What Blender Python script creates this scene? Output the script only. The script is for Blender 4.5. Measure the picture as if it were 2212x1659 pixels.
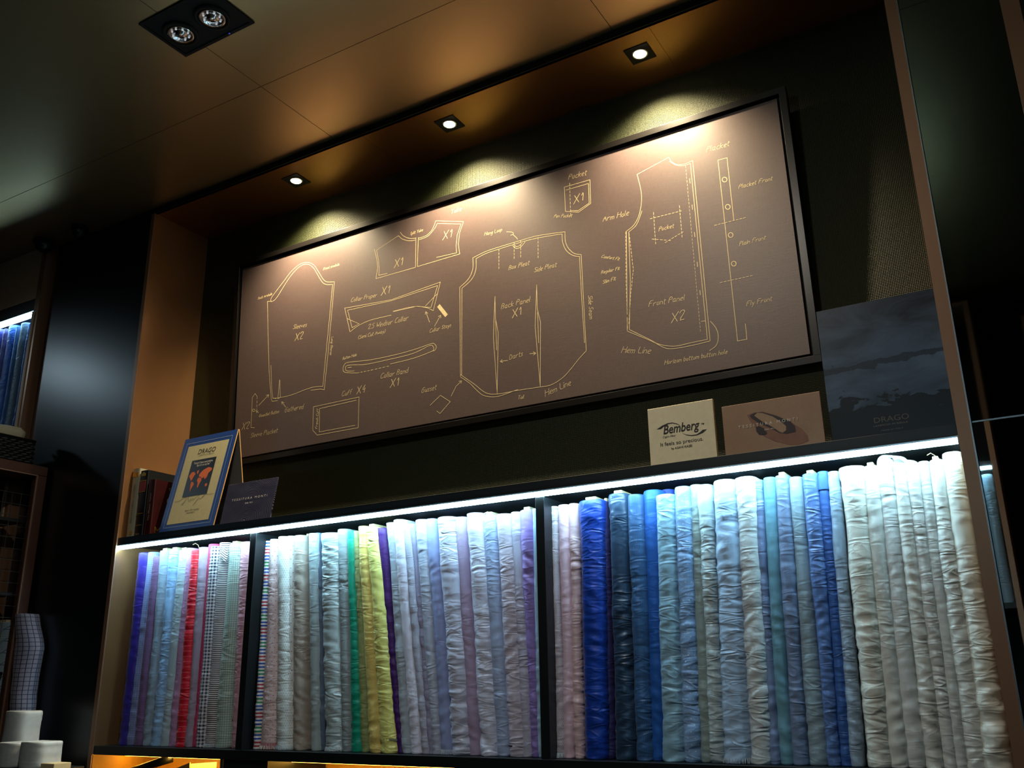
import bpy, math, random
from mathutils import Vector, Matrix, noise
random.seed(7)
S = bpy.context.scene
for o in list(bpy.data.objects): bpy.data.objects.remove(o)
COL = S.collection

# ------------------------------------------------------------ camera
# metres; x along the shop wall, y into the wall (room is y<0), z up, z=0 is the top of the lower shelf
RM = Matrix(((0.8602718217566, 0.5096090684698875, -0.015198355991153592),
             (0.16951347711406425, -0.2577873207053557, 0.9512154742014313),
             (0.48083008825184803, -0.8208801950448111, -0.3081527731741392)))
CAM = Vector((3.48081173301761, -2.561768239491316, 0.21906360795316754))
FPX = 1986.989
cam = bpy.data.objects.new('camera', bpy.data.cameras.new('camera'))
COL.objects.link(cam)
cam.matrix_world = Matrix.Translation(CAM) @ RM.transposed().to_4x4()
cam.data.sensor_width = 36; cam.data.lens = FPX / 2212 * 36
cam.data.clip_start = .05; cam.data.clip_end = 60
S.camera = cam

# ------------------------------------------------------------ world, exposure
w = bpy.data.worlds.new('room_air'); S.world = w; w.use_nodes = True
w.node_tree.nodes['Background'].inputs[0].default_value = (.5, .7, 1, 1)
w.node_tree.nodes['Background'].inputs[1].default_value = .004
S.view_settings.view_transform = 'Standard'; S.view_settings.look = 'None'
S.view_settings.gamma = 1; S.view_settings.use_curve_mapping = False
S.view_settings.exposure = 0.0

# ------------------------------------------------------------ main light values
SPOT_W = 150.0; BEAM_W = 26.0; SPOT_COL = (1, .80, .50)
LED_STR = 66.0; LED_COL = (.48, .83, 1.0)
ROOM_W = 21.0; FRONT_W = 24.0

def light(name, kind, loc, energy, color, **kw):
    d = bpy.data.lights.new(name, kind); d.energy = energy; d.color = color
    for k, v in kw.items(): setattr(d, k, v)
    o = bpy.data.objects.new(name, d); COL.objects.link(o); o.location = loc
    return o

# the other ceiling lamps of the shop (behind and left of the camera)
ROOM_LAMPS = [(-2.35, -1.22, 2.40), (2.3, -1.6, 2.40)]
ROOM_AIM = (-.50, 0, 1.35)
_l = light('room_lamp_light', 'SPOT', ROOM_LAMPS[0], ROOM_W, (.62, .85, 1), spot_size=math.radians(42), spot_blend=1.0, shadow_soft_size=.09)
_l.rotation_euler = (Vector(ROOM_AIM) - Vector(ROOM_LAMPS[0])).to_track_quat('-Z', 'Y').to_euler()
light('room_lamp_light', 'AREA', ROOM_LAMPS[1], FRONT_W, (1, .91, .78), shape='DISK', size=.20)

# ------------------------------------------------------------ pixel -> place helpers
def ray(px, py):
    return RM.transposed() @ Vector(((px - 1106) / FPX, -(py - 829.5) / FPX, -1))
def at(px, py, Y):
    r = ray(px, py); return CAM + r * ((Y - CAM.y) / r.y)
def atx(px, py, X):
    r = ray(px, py); return CAM + r * ((X - CAM.x) / r.x)
def atz(px, py, Z):
    r = ray(px, py); return CAM + r * ((Z - CAM.z) / r.z)
def atp(px, py, P, N):
    r = ray(px, py); return CAM + r * ((P - CAM).dot(N) / r.dot(N))

# ------------------------------------------------------------ materials
def lin(h):
    h = h.lstrip('#'); c = [int(h[i:i + 2], 16) / 255 for i in (0, 2, 4)]
    return tuple(x / 12.92 if x <= .04045 else ((x + .055) / 1.055) ** 2.4 for x in c) + (1,)
class NT:
    def __init__(s, name):
        s.m = bpy.data.materials.new(name); s.m.use_nodes = True
        s.t = s.m.node_tree; s.b = s.t.nodes['Principled BSDF']
    def n(s, typ, **kw):
        x = s.t.nodes.new(typ)
        for k, v in kw.items(): setattr(x, k, v)
        return x
    def put(s, sock, v):
        if isinstance(v, bpy.types.NodeSocket): s.t.links.new(v, sock)
        elif v is not None: sock.default_value = v
    def math(s, op, a, b=None, c=None):
        x = s.n('ShaderNodeMath', operation=op)
        s.put(x.inputs[0], a); s.put(x.inputs[1], b); s.put(x.inputs[2], c)
        return x.outputs[0]
    def mix(s, f, a, b):
        x = s.n('ShaderNodeMix', data_type='RGBA'); s.put(x.inputs[0], f); s.put(x.inputs[6], a); s.put(x.inputs[7], b)
        return x.outputs[2]
    def noise(s, vec, scale, detail=3, rough=.5, dist=0):
        x = s.n('ShaderNodeTexNoise'); s.put(x.inputs['Vector'], vec)
        x.inputs['Scale'].default_value = scale; x.inputs['Detail'].default_value = detail
        x.inputs['Roughness'].default_value = rough; x.inputs['Distortion'].default_value = dist
        return x.outputs[0]
    def mapv(s, vec, sc=(1, 1, 1), rot=(0, 0, 0)):
        x = s.n('ShaderNodeMapping'); s.put(x.inputs[0], vec); x.inputs[3].default_value = sc; x.inputs[2].default_value = rot
        return x.outputs[0]
    def coord(s, which='Object'):
        return s.n('ShaderNodeTexCoord').outputs[which]
    def bump(s, h, strength=.3, dist=.001, prev=None):
        x = s.n('ShaderNodeBump'); x.inputs['Strength'].default_value = strength; x.inputs['Distance'].default_value = dist
        s.put(x.inputs['Height'], h)
        if prev: s.put(x.inputs['Normal'], prev)
        return x.outputs[0]
    def set(s, **kw):
        names = dict(col='Base Color', rough='Roughness', metal='Metallic', spec='Specular IOR Level', normal='Normal',
                     sheen='Sheen Weight', sheenr='Sheen Roughness', coat='Coat Weight', coatr='Coat Roughness', em='Emission Color', ems='Emission Strength',
                     aniso='Anisotropic', trans='Transmission Weight', ior='IOR', alpha='Alpha')
        for k, v in kw.items(): s.put(s.b.inputs[names[k]], v)
        return s.m

def plain(name, h, rough=.5, metal=0, spec=.5, nscale=60, var=.12, bump=.08, **kw):
    t = NT(name); v = t.coord()
    n = t.noise(v, nscale, 4)
    c = lin(h) if isinstance(h, str) else h
    dark = tuple(x * (1 - var) for x in c[:3]) + (1,)
    bright = tuple(min(1, x * (1 + var)) for x in c[:3]) + (1,)
    return t.set(col=t.mix(n, dark, bright), rough=rough, metal=metal, spec=spec, normal=t.bump(n, bump, .0006), **kw)

def emit(name, c, s):
    t = NT(name)
    return t.set(col=(.8, .8, .8, 1), em=tuple(c) + (1,), ems=s)

def laminate(name, h, rough=.34, metal=.75):
    """brushed bronze-coloured laminate"""
    t = NT(name); v = t.coord()
    n1 = t.noise(t.mapv(v, (300, 300, 6)), 1, 3); n2 = t.noise(v, 2.5, 4)
    c = lin(h)
    col = t.mix(n2, tuple(x * .95 for x in c[:3]) + (1,), tuple(min(1, x * 1.05) for x in c[:3]) + (1,))
    return t.set(col=col, rough=t.math('MULTIPLY_ADD', n2, .02, rough - .01), metal=metal, normal=t.bump(n1, .05, .0004))

M = {}
M['ceiling'] = laminate('bronze_ceiling_panel', '#bda274', .33, .85)
M['soffit'] = laminate('copper_soffit', '#a06c3c', .26, .8)
M['side'] = laminate('copper_side_panel', '#b08258', .26, .6)
M['trim'] = laminate('copper_edge_trim', '#967258', .38, .4)
M['cream_panel'] = plain('beige_panel', '#c0a48c', .5, .1)
M['black'] = plain('black_laminate', '#101518', .42, 0, .5, 200, .1, .04)
M['black_wall'] = plain('glossy_black_wall', '#0a0f12', .32, 0, .6, 120, .1, .03)
M['matte_black'] = plain('matte_black', '#0a0a0a', .7, 0, .3)
M['mirror'] = plain('smoked_mirror', (.58, .62, .60, 1), .012, 1, .5, 4, .06, 0)
M['mirror_dark'] = plain('dark_smoked_mirror', (.19, .21, .20, 1), .03, 1, .5, 4, .06, 0)
M['smoke'] = plain('smoked_panel', (.045, .055, .05, 1), .3, 0, .5, 4, .06, 0)
M['room'] = plain('dark_room_wall', '#0b0d0e', .8, 0, .2)
M['floor'] = plain('dark_floor', '#2a2622', .5, 0, .4)
M['led'] = emit('led_diffuser', LED_COL, LED_STR)
M['alu'] = plain('aluminium_profile', '#9aa4aa', .35, .9)
M['lamp'] = emit('warm_lamp_lens', (1, .82, .5), 40)
M['chrome'] = plain('lamp_chrome', '#c8c8c8', .2, 1)
M['chip'] = emit('led_chip_glint', (.9, .95, 1), .38)  # weak glow stands in for reflected glints on the unlit lenses
M['bluedot'] = emit('blue_status_light', (.02, .02, 1), .5)
M['frame'] = plain('black_picture_frame', '#0b0908', .3, 0, .5)
M['chalk'] = plain('cream_drawn_line', '#cbb98e', .6, 0, .3, 90, .25, 0)
M['ink'] = plain('dark_ink', '#1d1416', .5)
M['card'] = plain('cream_card', '#efe2bd', .55, 0, .4)
M['navyprint'] = plain('navy_print', '#1b3f86', .4)
M['thinline'] = plain('pale_print_line', '#8fa8c8', .5)
M['board_edge'] = plain('card_edge', '#d8a868', .6)
M['greyboard'] = plain('grey_board', '#7b776f', .7)
M['dark_print'] = plain('dark_print', '#141a22', .35)
M['orange_print'] = plain('orange_print', '#d2693c', .5, 0, .5, 900, .4, 0)
M['white_print'] = plain('white_print', '#e8e4dc', .5)
M['gold_print'] = plain('gold_foil', '#c9a648', .35, .6)
M['red_label'] = plain('red_label', '#8e2416', .45)
M['paper'] = plain('book_paper', '#cfc4a0', .8)
M['core'] = plain('cardboard_core', '#c2b48a', .8)
M['wicker'] = plain('black_wicker', '#0d0f0e', .45, 0, .5)
M['cab_frame'] = plain('dark_rosewood_frame', '#5a3a2e', .4, .2)
M['wire'] = plain('grey_wire', '#3a3a38', .5, .5)
M['yellow_panel'] = plain('amber_panel', '#c9953c', .5)

def wallpaper():
    t = NT('green_textured_wallpaper'); v = t.coord()
    sp = t.n('ShaderNodeSeparateXYZ'); t.put(sp.inputs[0], v)
    k = 2 * math.pi / .0105
    a = t.math('SINE', t.math('MULTIPLY', t.math('ADD', sp.outputs[0], sp.outputs[2]), k))
    b = t.math('SINE', t.math('MULTIPLY', t.math('SUBTRACT', sp.outputs[0], sp.outputs[2]), k))
    h = t.math('MULTIPLY_ADD', t.math('MULTIPLY', a, b), .5, .5)
    n = t.noise(v, 40, 4)
    hh = t.math('ADD', h, t.math('MULTIPLY', n, .6))
    col = t.mix(h, lin('#0b0f04'), lin('#222805'))
    return t.set(col=col, rough=.55, spec=.3, normal=t.bump(hh, .7, .002))
M['wallpaper'] = wallpaper()

def canvas():
    t = NT('brown_linen_print'); v = t.coord()
    n1 = t.noise(t.mapv(v, (700, 700, 30)), 1, 3); n2 = t.noise(t.mapv(v, (30, 30, 700)), 1, 3); n3 = t.noise(v, 2.2, 4)
    f = t.math('ADD', t.math('MULTIPLY', t.math('ADD', n1, n2), .4), t.math('MULTIPLY', n3, .3))
    col = t.mix(f, lin('#332a2a'), lin('#665653'))
    return t.set(col=col, rough=.42, spec=.5, normal=t.bump(t.math('ADD', n1, n2), .25, .0006))
M['canvas'] = canvas()

# ---- fabrics
_fab = {}
def fabric(h, pat=None, gloss=0.5, bumpy=1.0, c2=None, c3=None):
    key = (h, pat, gloss, bumpy, c2, c3)
    if key in _fab: return _fab[key]
    t = NT('fabric_' + (pat or 'plain'))
    uv = t.n('ShaderNodeUVMap').outputs[0]
    sp = t.n('ShaderNodeSeparateXYZ'); t.put(sp.inputs[0], uv); u, v = sp.outputs[0], sp.outputs[1]
    base = lin(h); weave = t.noise(t.mapv(uv, (900, 900, 1)), 1, 2)
    big = t.noise(uv, 6, 3)
    col = t.mix(t.math('ADD', t.math('MULTIPLY', weave, .5), t.math('MULTIPLY', big, .5)),
                tuple(x * .80 for x in base[:3]) + (1,), tuple(min(1, x * 1.15) for x in base[:3]) + (1,))
    def band(x, period, width, off=0.0):
        fr = t.math('FRACT', t.math('ADD', t.math('DIVIDE', x, period), off + 50))
        return t.math('LESS_THAN', fr, width)
    def dots(period, r):
        row = t.math('FLOOR', t.math('DIVIDE', v, period)); sh = t.math('MULTIPLY', t.math('MODULO', row, 2), .5)
        fu = t.math('SUBTRACT', t.math('FRACT', t.math('ADD', t.math('ADD', t.math('DIVIDE', u, period), sh), 50)), .5)
        fv = t.math('SUBTRACT', t.math('FRACT', t.math('DIVIDE', v, period)), .5)
        d = t.math('ADD', t.math('MULTIPLY', fu, fu), t.math('MULTIPLY', fv, fv))
        return t.math('LESS_THAN', d, r * r)
    k2 = lin(c2) if c2 else None; k3 = lin(c3) if c3 else None
    if pat == 'grid':
        col = t.mix(t.math('MAXIMUM', band(u, .0085, .14), band(v, .0085, .14)), col, k2)
    elif pat == 'biggrid':
        col = t.mix(t.math('MAXIMUM', band(u, .018, .13), band(v, .018, .13)), col, k2)
    elif pat == 'gingham':
        a, b = band(u, .013, .5), band(v, .013, .5)
        half = tuple(x * .5 + y * .5 for x, y in zip(base, k2))
        col = t.mix(t.math('MAXIMUM', a, b), col, half); col = t.mix(t.math('MULTIPLY', a, b), col, k2)
    elif pat == 'stripes':
        col = t.mix(band(v, .0072, .45), col, k2)
    elif pat == 'redgrid':
        col = t.mix(t.math('MAXIMUM', band(v, .0085, .4), band(u, .012, .18)), col, k2)
    elif pat == 'multi':
        st = band(v, .0125, .45)
        ph = t.math('FRACT', t.math('DIVIDE', v, .0125 * 8))
        c = t.mix(t.math('GREATER_THAN', ph, .25), lin('#1f4fb0'), lin('#1d8f5c'))
        c = t.mix(t.math('GREATER_THAN', ph, .5), c, lin('#1f4fb0'))
        c = t.mix(t.math('GREATER_THAN', ph, .75), c, lin('#b02a3c'))
        col = t.mix(st, col, c)
    elif pat == 'dots':
        col = t.mix(dots(.017, .09), col, k2)
    elif pat == 'finedots':
        col = t.mix(dots(.0085, .12), col, k2)
    elif pat == 'microdots':
        col = t.mix(dots(.0048, .3), col, k2)
    elif pat == 'lines':
        col = t.mix(band(v, .020, .08), col, k2)
    elif pat == 'twill':
        col = t.mix(band(t.math('ADD', u, v), .006, .4), col, k2)
    elif pat == 'finestripe':
        col = t.mix(band(u, .005, .4), col, k2)
    # creases: ridged noise, longer across than along
    w1 = t.noise(t.mapv(uv, (13, 42, 1), (0, 0, .22)), 1, 1.2, .4, .9)
    rd = t.math('SUBTRACT', 1, t.math('ABSOLUTE', t.math('MULTIPLY_ADD', w1, 4, -2)))
    rd = t.math('MAXIMUM', rd, 0)
    zone = t.math('MAXIMUM', t.math('MULTIPLY_ADD', t.noise(t.mapv(uv, (4, 5, 1)), 1, 2), 2.6, -.85), 0)
    hgt = t.math('MULTIPLY', rd, zone)
    nrm = t.bump(hgt, min(1, .6 * bumpy), .005)
    nrm = t.bump(weave, .10, .0005, nrm)
    m = t.set(col=col, rough=.70 - .38 * gloss, spec=.3 + .35 * gloss, sheen=.12, sheenr=.4, normal=nrm)
    _fab[key] = m
    return m

# ------------------------------------------------------------ object helpers
WL = {}
def tag(o, label=None, cat=None, group=None, kind=None):
    if label: o['label'] = label
    if cat: o['category'] = cat
    if group: o['group'] = group
    if kind: o['kind'] = kind
    return o
def thing(name, loc, label, cat, group=None):
    o = bpy.data.objects.new(name, None); COL.objects.link(o); o.location = loc; o.empty_display_size = .05
    WL[o] = Vector(loc); return tag(o, label, cat, group)
class MB:
    def __init__(s): s.v = []; s.f = []; s.uv = None
    def quad(s, a, b, c, d):
        i = len(s.v); s.v += [Vector(a), Vector(b), Vector(c), Vector(d)]; s.f.append((i, i + 1, i + 2, i + 3)); return s
    def poly(s, pts):
        i = len(s.v); s.v += [Vector(p) for p in pts]; s.f.append(tuple(range(i, i + len(pts)))); return s
    def hexa(s, p):
        i = len(s.v); s.v += [Vector(q) for q in p]
        for f in ((0, 3, 2, 1), (4, 5, 6, 7), (0, 1, 5, 4), (1, 2, 6, 5), (2, 3, 7, 6), (3, 0, 4, 7)):
            s.f.append(tuple(i + k for k in f))
        return s
    def box(s, x0, x1, y0, y1, z0, z1):
        return s.hexa([(x0, y0, z0), (x1, y0, z0), (x1, y1, z0), (x0, y1, z0), (x0, y0, z1), (x1, y0, z1), (x1, y1, z1), (x0, y1, z1)])
    def obox(s, o, a, b, c):
        """box from corner o and edge vectors a,b,c"""
        o, a, b, c = map(Vector, (o, a, b, c))
        return s.hexa([o, o + a, o + a + b, o + b, o + c, o + a + c, o + a + b + c, o + b + c])
    def prism(s, pts, d):
        """closed outline pts extruded by vector d"""
        pts = [Vector(p) for p in pts]; d = Vector(d); n = len(pts); i = len(s.v)
        s.v += pts + [p + d for p in pts]
        s.f.append(tuple(range(i, i + n))); s.f.append(tuple(range(i + 2 * n - 1, i + n - 1, -1)))
        for k in range(n): s.f.append((i + k, i + n + k, i + n + (k + 1) % n, i + (k + 1) % n))
        return s
    def tube(s, path, r, n=10, cap=True):
        path = [Vector(p) for p in path]; i0 = len(s.v)
        for k, p in enumerate(path):
            d = (path[min(k + 1, len(path) - 1)] - path[max(k - 1, 0)]).normalized()
            a = d.orthogonal().normalized() if k == 0 else (a - d * a.dot(d)).normalized()
            b = d.cross(a); rr = r[k] if isinstance(r, (list, tuple)) else r
            for j in range(n):
                t = 2 * math.pi * j / n; s.v.append(p + (a * math.cos(t) + b * math.sin(t)) * rr)
        for k in range(len(path) - 1):
            for j in range(n):
                q = i0 + k * n; s.f.append((q + j, q + (j + 1) % n, q + n + (j + 1) % n, q + n + j))
        if cap:
            s.f.append(tuple(i0 + j for j in range(n))[::-1]); s.f.append(tuple(i0 + (len(path) - 1) * n + j for j in range(n)))
        return s
    def lathe(s, c, prof, n=32, axis=Vector((0, 0, 1)), close=True):
        c = Vector(c); axis = Vector(axis).normalized(); a = axis.orthogonal().normalized(); b = axis.cross(a); i0 = len(s.v)
        for r, h in prof:
            for j in range(n):
                t = 2 * math.pi * j / n; s.v.append(c + axis * h + (a * math.cos(t) + b * math.sin(t)) * r)
        for k in range(len(prof) - 1):
            for j in range(n):
                q = i0 + k * n; s.f.append((q + j, q + (j + 1) % n, q + n + (j + 1) % n, q + n + j))
        if close:
            s.f.append(tuple(i0 + j for j in range(n))[::-1]); s.f.append(tuple(i0 + (len(prof) - 1) * n + j for j in range(n)))
        return s
    def ribbon(s, pts, wd, N, closed=False):
        pts = [Vector(p) for p in pts]; N = Vector(N)
        if closed: pts = pts + [pts[0]]
        if len(pts) < 2: return s
        i0 = len(s.v); L = len(pts)
        for k in range(L):
            if closed and k in (0, L - 1): d0 = (pts[L - 1] - pts[L - 2]).normalized(); d1 = (pts[1] - pts[0]).normalized()
            else:
                d0 = (pts[k] - pts[k - 1]).normalized() if k else (pts[1] - pts[0]).normalized()
                d1 = (pts[k + 1] - pts[k]).normalized() if k < L - 1 else d0
            n0 = d0.cross(N); n1 = d1.cross(N); m = n0 + n1
            if m.length < .4: m = n1
            else: m = m.normalized() / max(.5, m.normalized().dot(n1))
            ext = Vector((0, 0, 0))
            if not closed and k == 0: ext = -d1 * wd * .4
            if not closed and k == L - 1: ext = d0 * wd * .4
            s.v += [pts[k] + ext - m * wd / 2, pts[k] + ext + m * wd / 2]
        for k in range(L - 1):
            q = i0 + 2 * k; s.f.append((q, q + 1, q + 3, q + 2))
        return s
    def build(s, name, mat, parent=None, loc=None, smooth=False, bevel=0, segs=2, recalc=True):
        me = bpy.data.meshes.new(name)
        o = bpy.data.objects.new(name, me); COL.objects.link(o)
        if parent is not None:
            base = WL[parent]; o.parent = parent; WL[o] = base.copy()
        else:
            base = Vector(loc) if loc is not None else Vector((0, 0, 0)); o.location = base; WL[o] = base.copy()
        me.from_pydata([tuple(p - base) for p in s.v], [], s.f); me.update()
        if recalc:
            import bmesh
            b = bmesh.new(); b.from_mesh(me); bmesh.ops.recalc_face_normals(b, faces=b.faces); b.to_mesh(me); b.free()
        me.materials.append(mat)
        if smooth: me.shade_smooth()
        if bevel:
            md = o.modifiers.new('bevel', 'BEVEL'); md.width = bevel; md.segments = segs; md.limit_method = 'ANGLE'
        return o
def struct(name, mb, mat, label=None, **kw):
    return tag(mb.build(name, mat, **kw), label, None, None, 'structure')
def B(*a): return MB().box(*a)

def text_obj(name, body, origin, ux, uy, mat, parent, size=None, width=None, lift=.0006, align='LEFT', shear=0, offset=0, spacing=1, thick=.0003):
    cu = bpy.data.curves.new('t', 'FONT'); cu.body = body; cu.align_x = align; cu.size = 1; cu.shear = shear
    cu.offset = offset; cu.space_character = spacing; cu.resolution_u = 3; cu.extrude = 0
    tmp = bpy.data.objects.new('t', cu); COL.objects.link(tmp)
    bpy.context.view_layer.update()
    dg = bpy.context.evaluated_depsgraph_get()
    me = bpy.data.meshes.new_from_object(tmp.evaluated_get(dg))
    xs = [v.co.x for v in me.vertices]; wd = max(xs) - min(xs)
    sc = width / wd if width else size
    ux = Vector(ux).normalized(); uy = Vector(uy); uy = (uy - ux * uy.dot(ux)).normalized(); N = ux.cross(uy)
    mb = MB(); o0 = Vector(origin)
    sz = (size / sc) if (size and width) else 1
    mb.v = [o0 + ux * v.co.x * sc + uy * v.co.y * sc * sz + N * lift for v in me.vertices]
    mb.f = [tuple(p.vertices) for p in me.polygons]
    bpy.data.objects.remove(tmp); bpy.data.curves.remove(cu); bpy.data.meshes.remove(me)
    return mb.build(name, mat, parent, recalc=False)

# ------------------------------------------------------------ handwriting: own single-line alphabet (x 0-9, y hex, baseline 4)
G = {'A': '043D64 1858', 'B': '040D3D5B3909 395634 04', 'C': '6C4D1B07144465', 'D': '040D4B584404', 'F': '040D6D 0949', 'G': '6C3D0814545939',
     'H': '040D 646D 0969', 'L': '0D0454', 'M': '040D376D64', 'P': '040D4D5B4909', 'R': '040D4D5B4909 2964', 'S': '5C3D1C1A48563405', 'T': '0D6D 3D34',
     'W': '0D143A547D', 'X': '0D64 6D04', 'Y': '0D396D 3934', '1': '1A3D34', '2': '0B1D4D5B0454', '4': '4D0858 4A44', '5': '5D1D0A3A573405',
     '.': '0405', '(': '2D0A0623', ')': '0D2A2603',
     'a': '491907143446 494454', 'b': '0D0434474909', 'c': '4919061444', 'd': '4D44 4819061444', 'e': '06474919061444', 'f': '4C3D1B14 0939',
     'g': '4919061445 49412001', 'h': '0D04 08294844', 'i': '0904 0B0C', 'k': '0D04 490744', 'l': '0D0514', 'm': '0904 08293834 38596864',
     'n': '0904 08294844', 'o': '190614344639 19', 'p': '0900 0939473404', 'r': '0904 072949', 's': '391908362404', 't': '1C1434 0A3A',
     'u': '0905143449 4944', 'v': '092449', 'w': '0914385469', 'x': '0944 4904', 'y': '0925 4910', 'z': '09490444', 'j': '2911'}
def glyph(ch):
    st = []
    for part in G.get(ch, '').split():
        # merge parts written without a break
        pts = [(int(part[i]), int(part[i + 1], 16) - 4) for i in range(0, len(part), 2)]
        st.append(pts)
    return st
def hand_strokes(s):
    """list of strokes in em units, total width"""
    out = []; x = 0.0; rnd = random.Random(sum(map(ord, s)))
    for ch in s:
        if ch == ' ': x += 4; continue
        st = glyph(ch); w = max((p[0] for q in st for p in q), default=3)
        dy = rnd.uniform(-.35, .35)
        for q in st:
            q2 = []
            for k in range(len(q)):
                q2.append((x + q[k][0] + q[k][1] * .28, q[k][1] + dy))
            # round the corners once
            if len(q2) > 2:
                r = [q2[0]]
                for k in range(1, len(q2) - 1):
                    a, b, c = q2[k - 1], q2[k], q2[k + 1]
                    r += [(b[0] * .72 + a[0] * .28, b[1] * .72 + a[1] * .28), (b[0] * .72 + c[0] * .28, b[1] * .72 + c[1] * .28)]
                q2 = r + [q2[-1]]
            out.append(q2)
        x += w + 1.7
    return out, x - 1.7

# ============================================================ ROOM SHELL
W = 3.31; D = .324; ZT = 2.4; ZC = 2.43; ZF = -1.28; SH = .836
struct('floor', B(-3.2, 5.6, -3.6, .5, ZF - .05, ZF), M['floor'])
cp = MB(); xs = [-3.2, -1.35, 1.124, 2.424, 3.724, 5.6]; ys = [-3.6, -1.7, -.427, 0.02]
for i in range(5):
    for j in range(3): cp.box(xs[i] + .0012, xs[i + 1] - .0012, ys[j] + .0012, ys[j + 1] - .0012, ZC, ZC + .02)
struct('ceiling', cp, M['ceiling'])
struct('trim_1', B(-3.2, 5.6, -3.6, .5, ZC + .021, ZC + .05), M['matte_black'], loc=(0, 0, ZC + .021))
struct('wall_opposite', B(-3.2, 5.6, -3.7, -3.6, ZF, ZC + .02), M['room'])
struct('wall_left', B(-3.3, -3.2, -3.6, .5, ZF, ZC + .02), M['room'])
struct('wall_right', B(5.6, 5.7, -3.6, .5, ZF, ZC + .02), M['room'])
# black glossy wall left of the niche and its return to the left shelving
struct('wall_front_left', B(-.755, -.022, 0, .06, ZF, ZC), M['black_wall'])
struct('wall_back', B(-3.2, 5.6, D, D + .08, ZF, ZC), M['wallpaper'])
struct('wall_bay_back', B(.0, W, D - .006, D - .001, -.03, .8), M['matte_black'])
# right wall: two smoked mirror panels meeting at shelf height
struct('wall_front_right', MB().box(3.345, 3.60, 0, .01, .837, ZC), M['mirror_dark'], loc=(3.345, 0, .837))
struct('wall_front_right_lower', MB().box(3.345, 5.5, 0, .01, ZF, .833), M['mirror'])
struct('trim_2', B(3.345, 5.5, -.0015, .0, .833, .837), M['alu'])
struct('wall_front_far_right', MB().box(3.645, 5.5, 0, .01, .837, ZC), M['mirror_dark'])
struct('trim_3', B(3.60, 3.645, -.012, .01, .837, ZC), M['trim'])

# niche
struct('trim_4', B(-.012, W + .03, -.004, .012, ZT, ZC - .004), M['matte_black'])           # lintel
sf = MB(); sx = [0, 1.27, 2.553, W]
for i in range(3): sf.box(sx[i] + .0006, sx[i + 1] - .0006, 0.0, D, ZT, ZT + .012)
struct('ceiling_niche_soffit', sf, M['soffit'])
struct('wall_niche_left', B(-.004, 0, .0, D, -.5, ZT), M['side'])
struct('trim_5', B(-.022, 0, -.006, .0, -.6, ZT), M['trim'])
struct('wall_niche_right', B(W, W + .03, .0, D, -.5, ZT), M['side'])
struct('trim_6', B(W - .002, W + .030, -.006, .0, -.6, ZC), M['trim'])
struct('trim_7', B(W + .030, W + .0335, -.009, .0, -.6, ZC), M['alu'])

# ============================================================ LOWER AND UPPER SHELF, DIVIDERS
sh = thing('display_shelf', (W / 2, 0, SH), 'long black upper shelf with cold light strip under its front edge, carrying cards and books', 'shelf')
MB().box(.001, W - .003, .0, D - .008, .805, SH).build('shelf_board', M['black'], sh, bevel=.001)
MB().box(.003, W - .005, -.002, .012, .7995, .8045).build('light_profile', M['alu'], sh)
MB().hexa([(.004, -.0035, .788), (W - .006, -.0035, .788), (W - .006, .012, .786), (.004, .012, .786),
           (.004, -.0035, .799), (W - .006, -.0035, .799), (W - .006, .012, .799), (.004, .012, .799)]).build('light_strip', M['led'], sh)
lo = MB().box(.001, W - .003, .0, D - .008, -.033, 0).build('lower_shelf', M['black'], loc=(W / 2, .1, -.033), bevel=.001)
tag(lo, 'long black lower shelf on which the upright fabric bolts stand', 'shelf')
for x, lab in ((.790, 'black upright divider between pink bolt and multicoloured striped bolt'), (2.058, 'black upright divider between lilac bolts and the pale pink bolts')):
    o = B(x, x + .031, .004, D - .008, .0005, .7835).build('shelf_divider', M['black'], loc=(x + .0155, .1, 0), bevel=.001)
    tag(o, lab, 'divider', 'shelf dividers')

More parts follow.
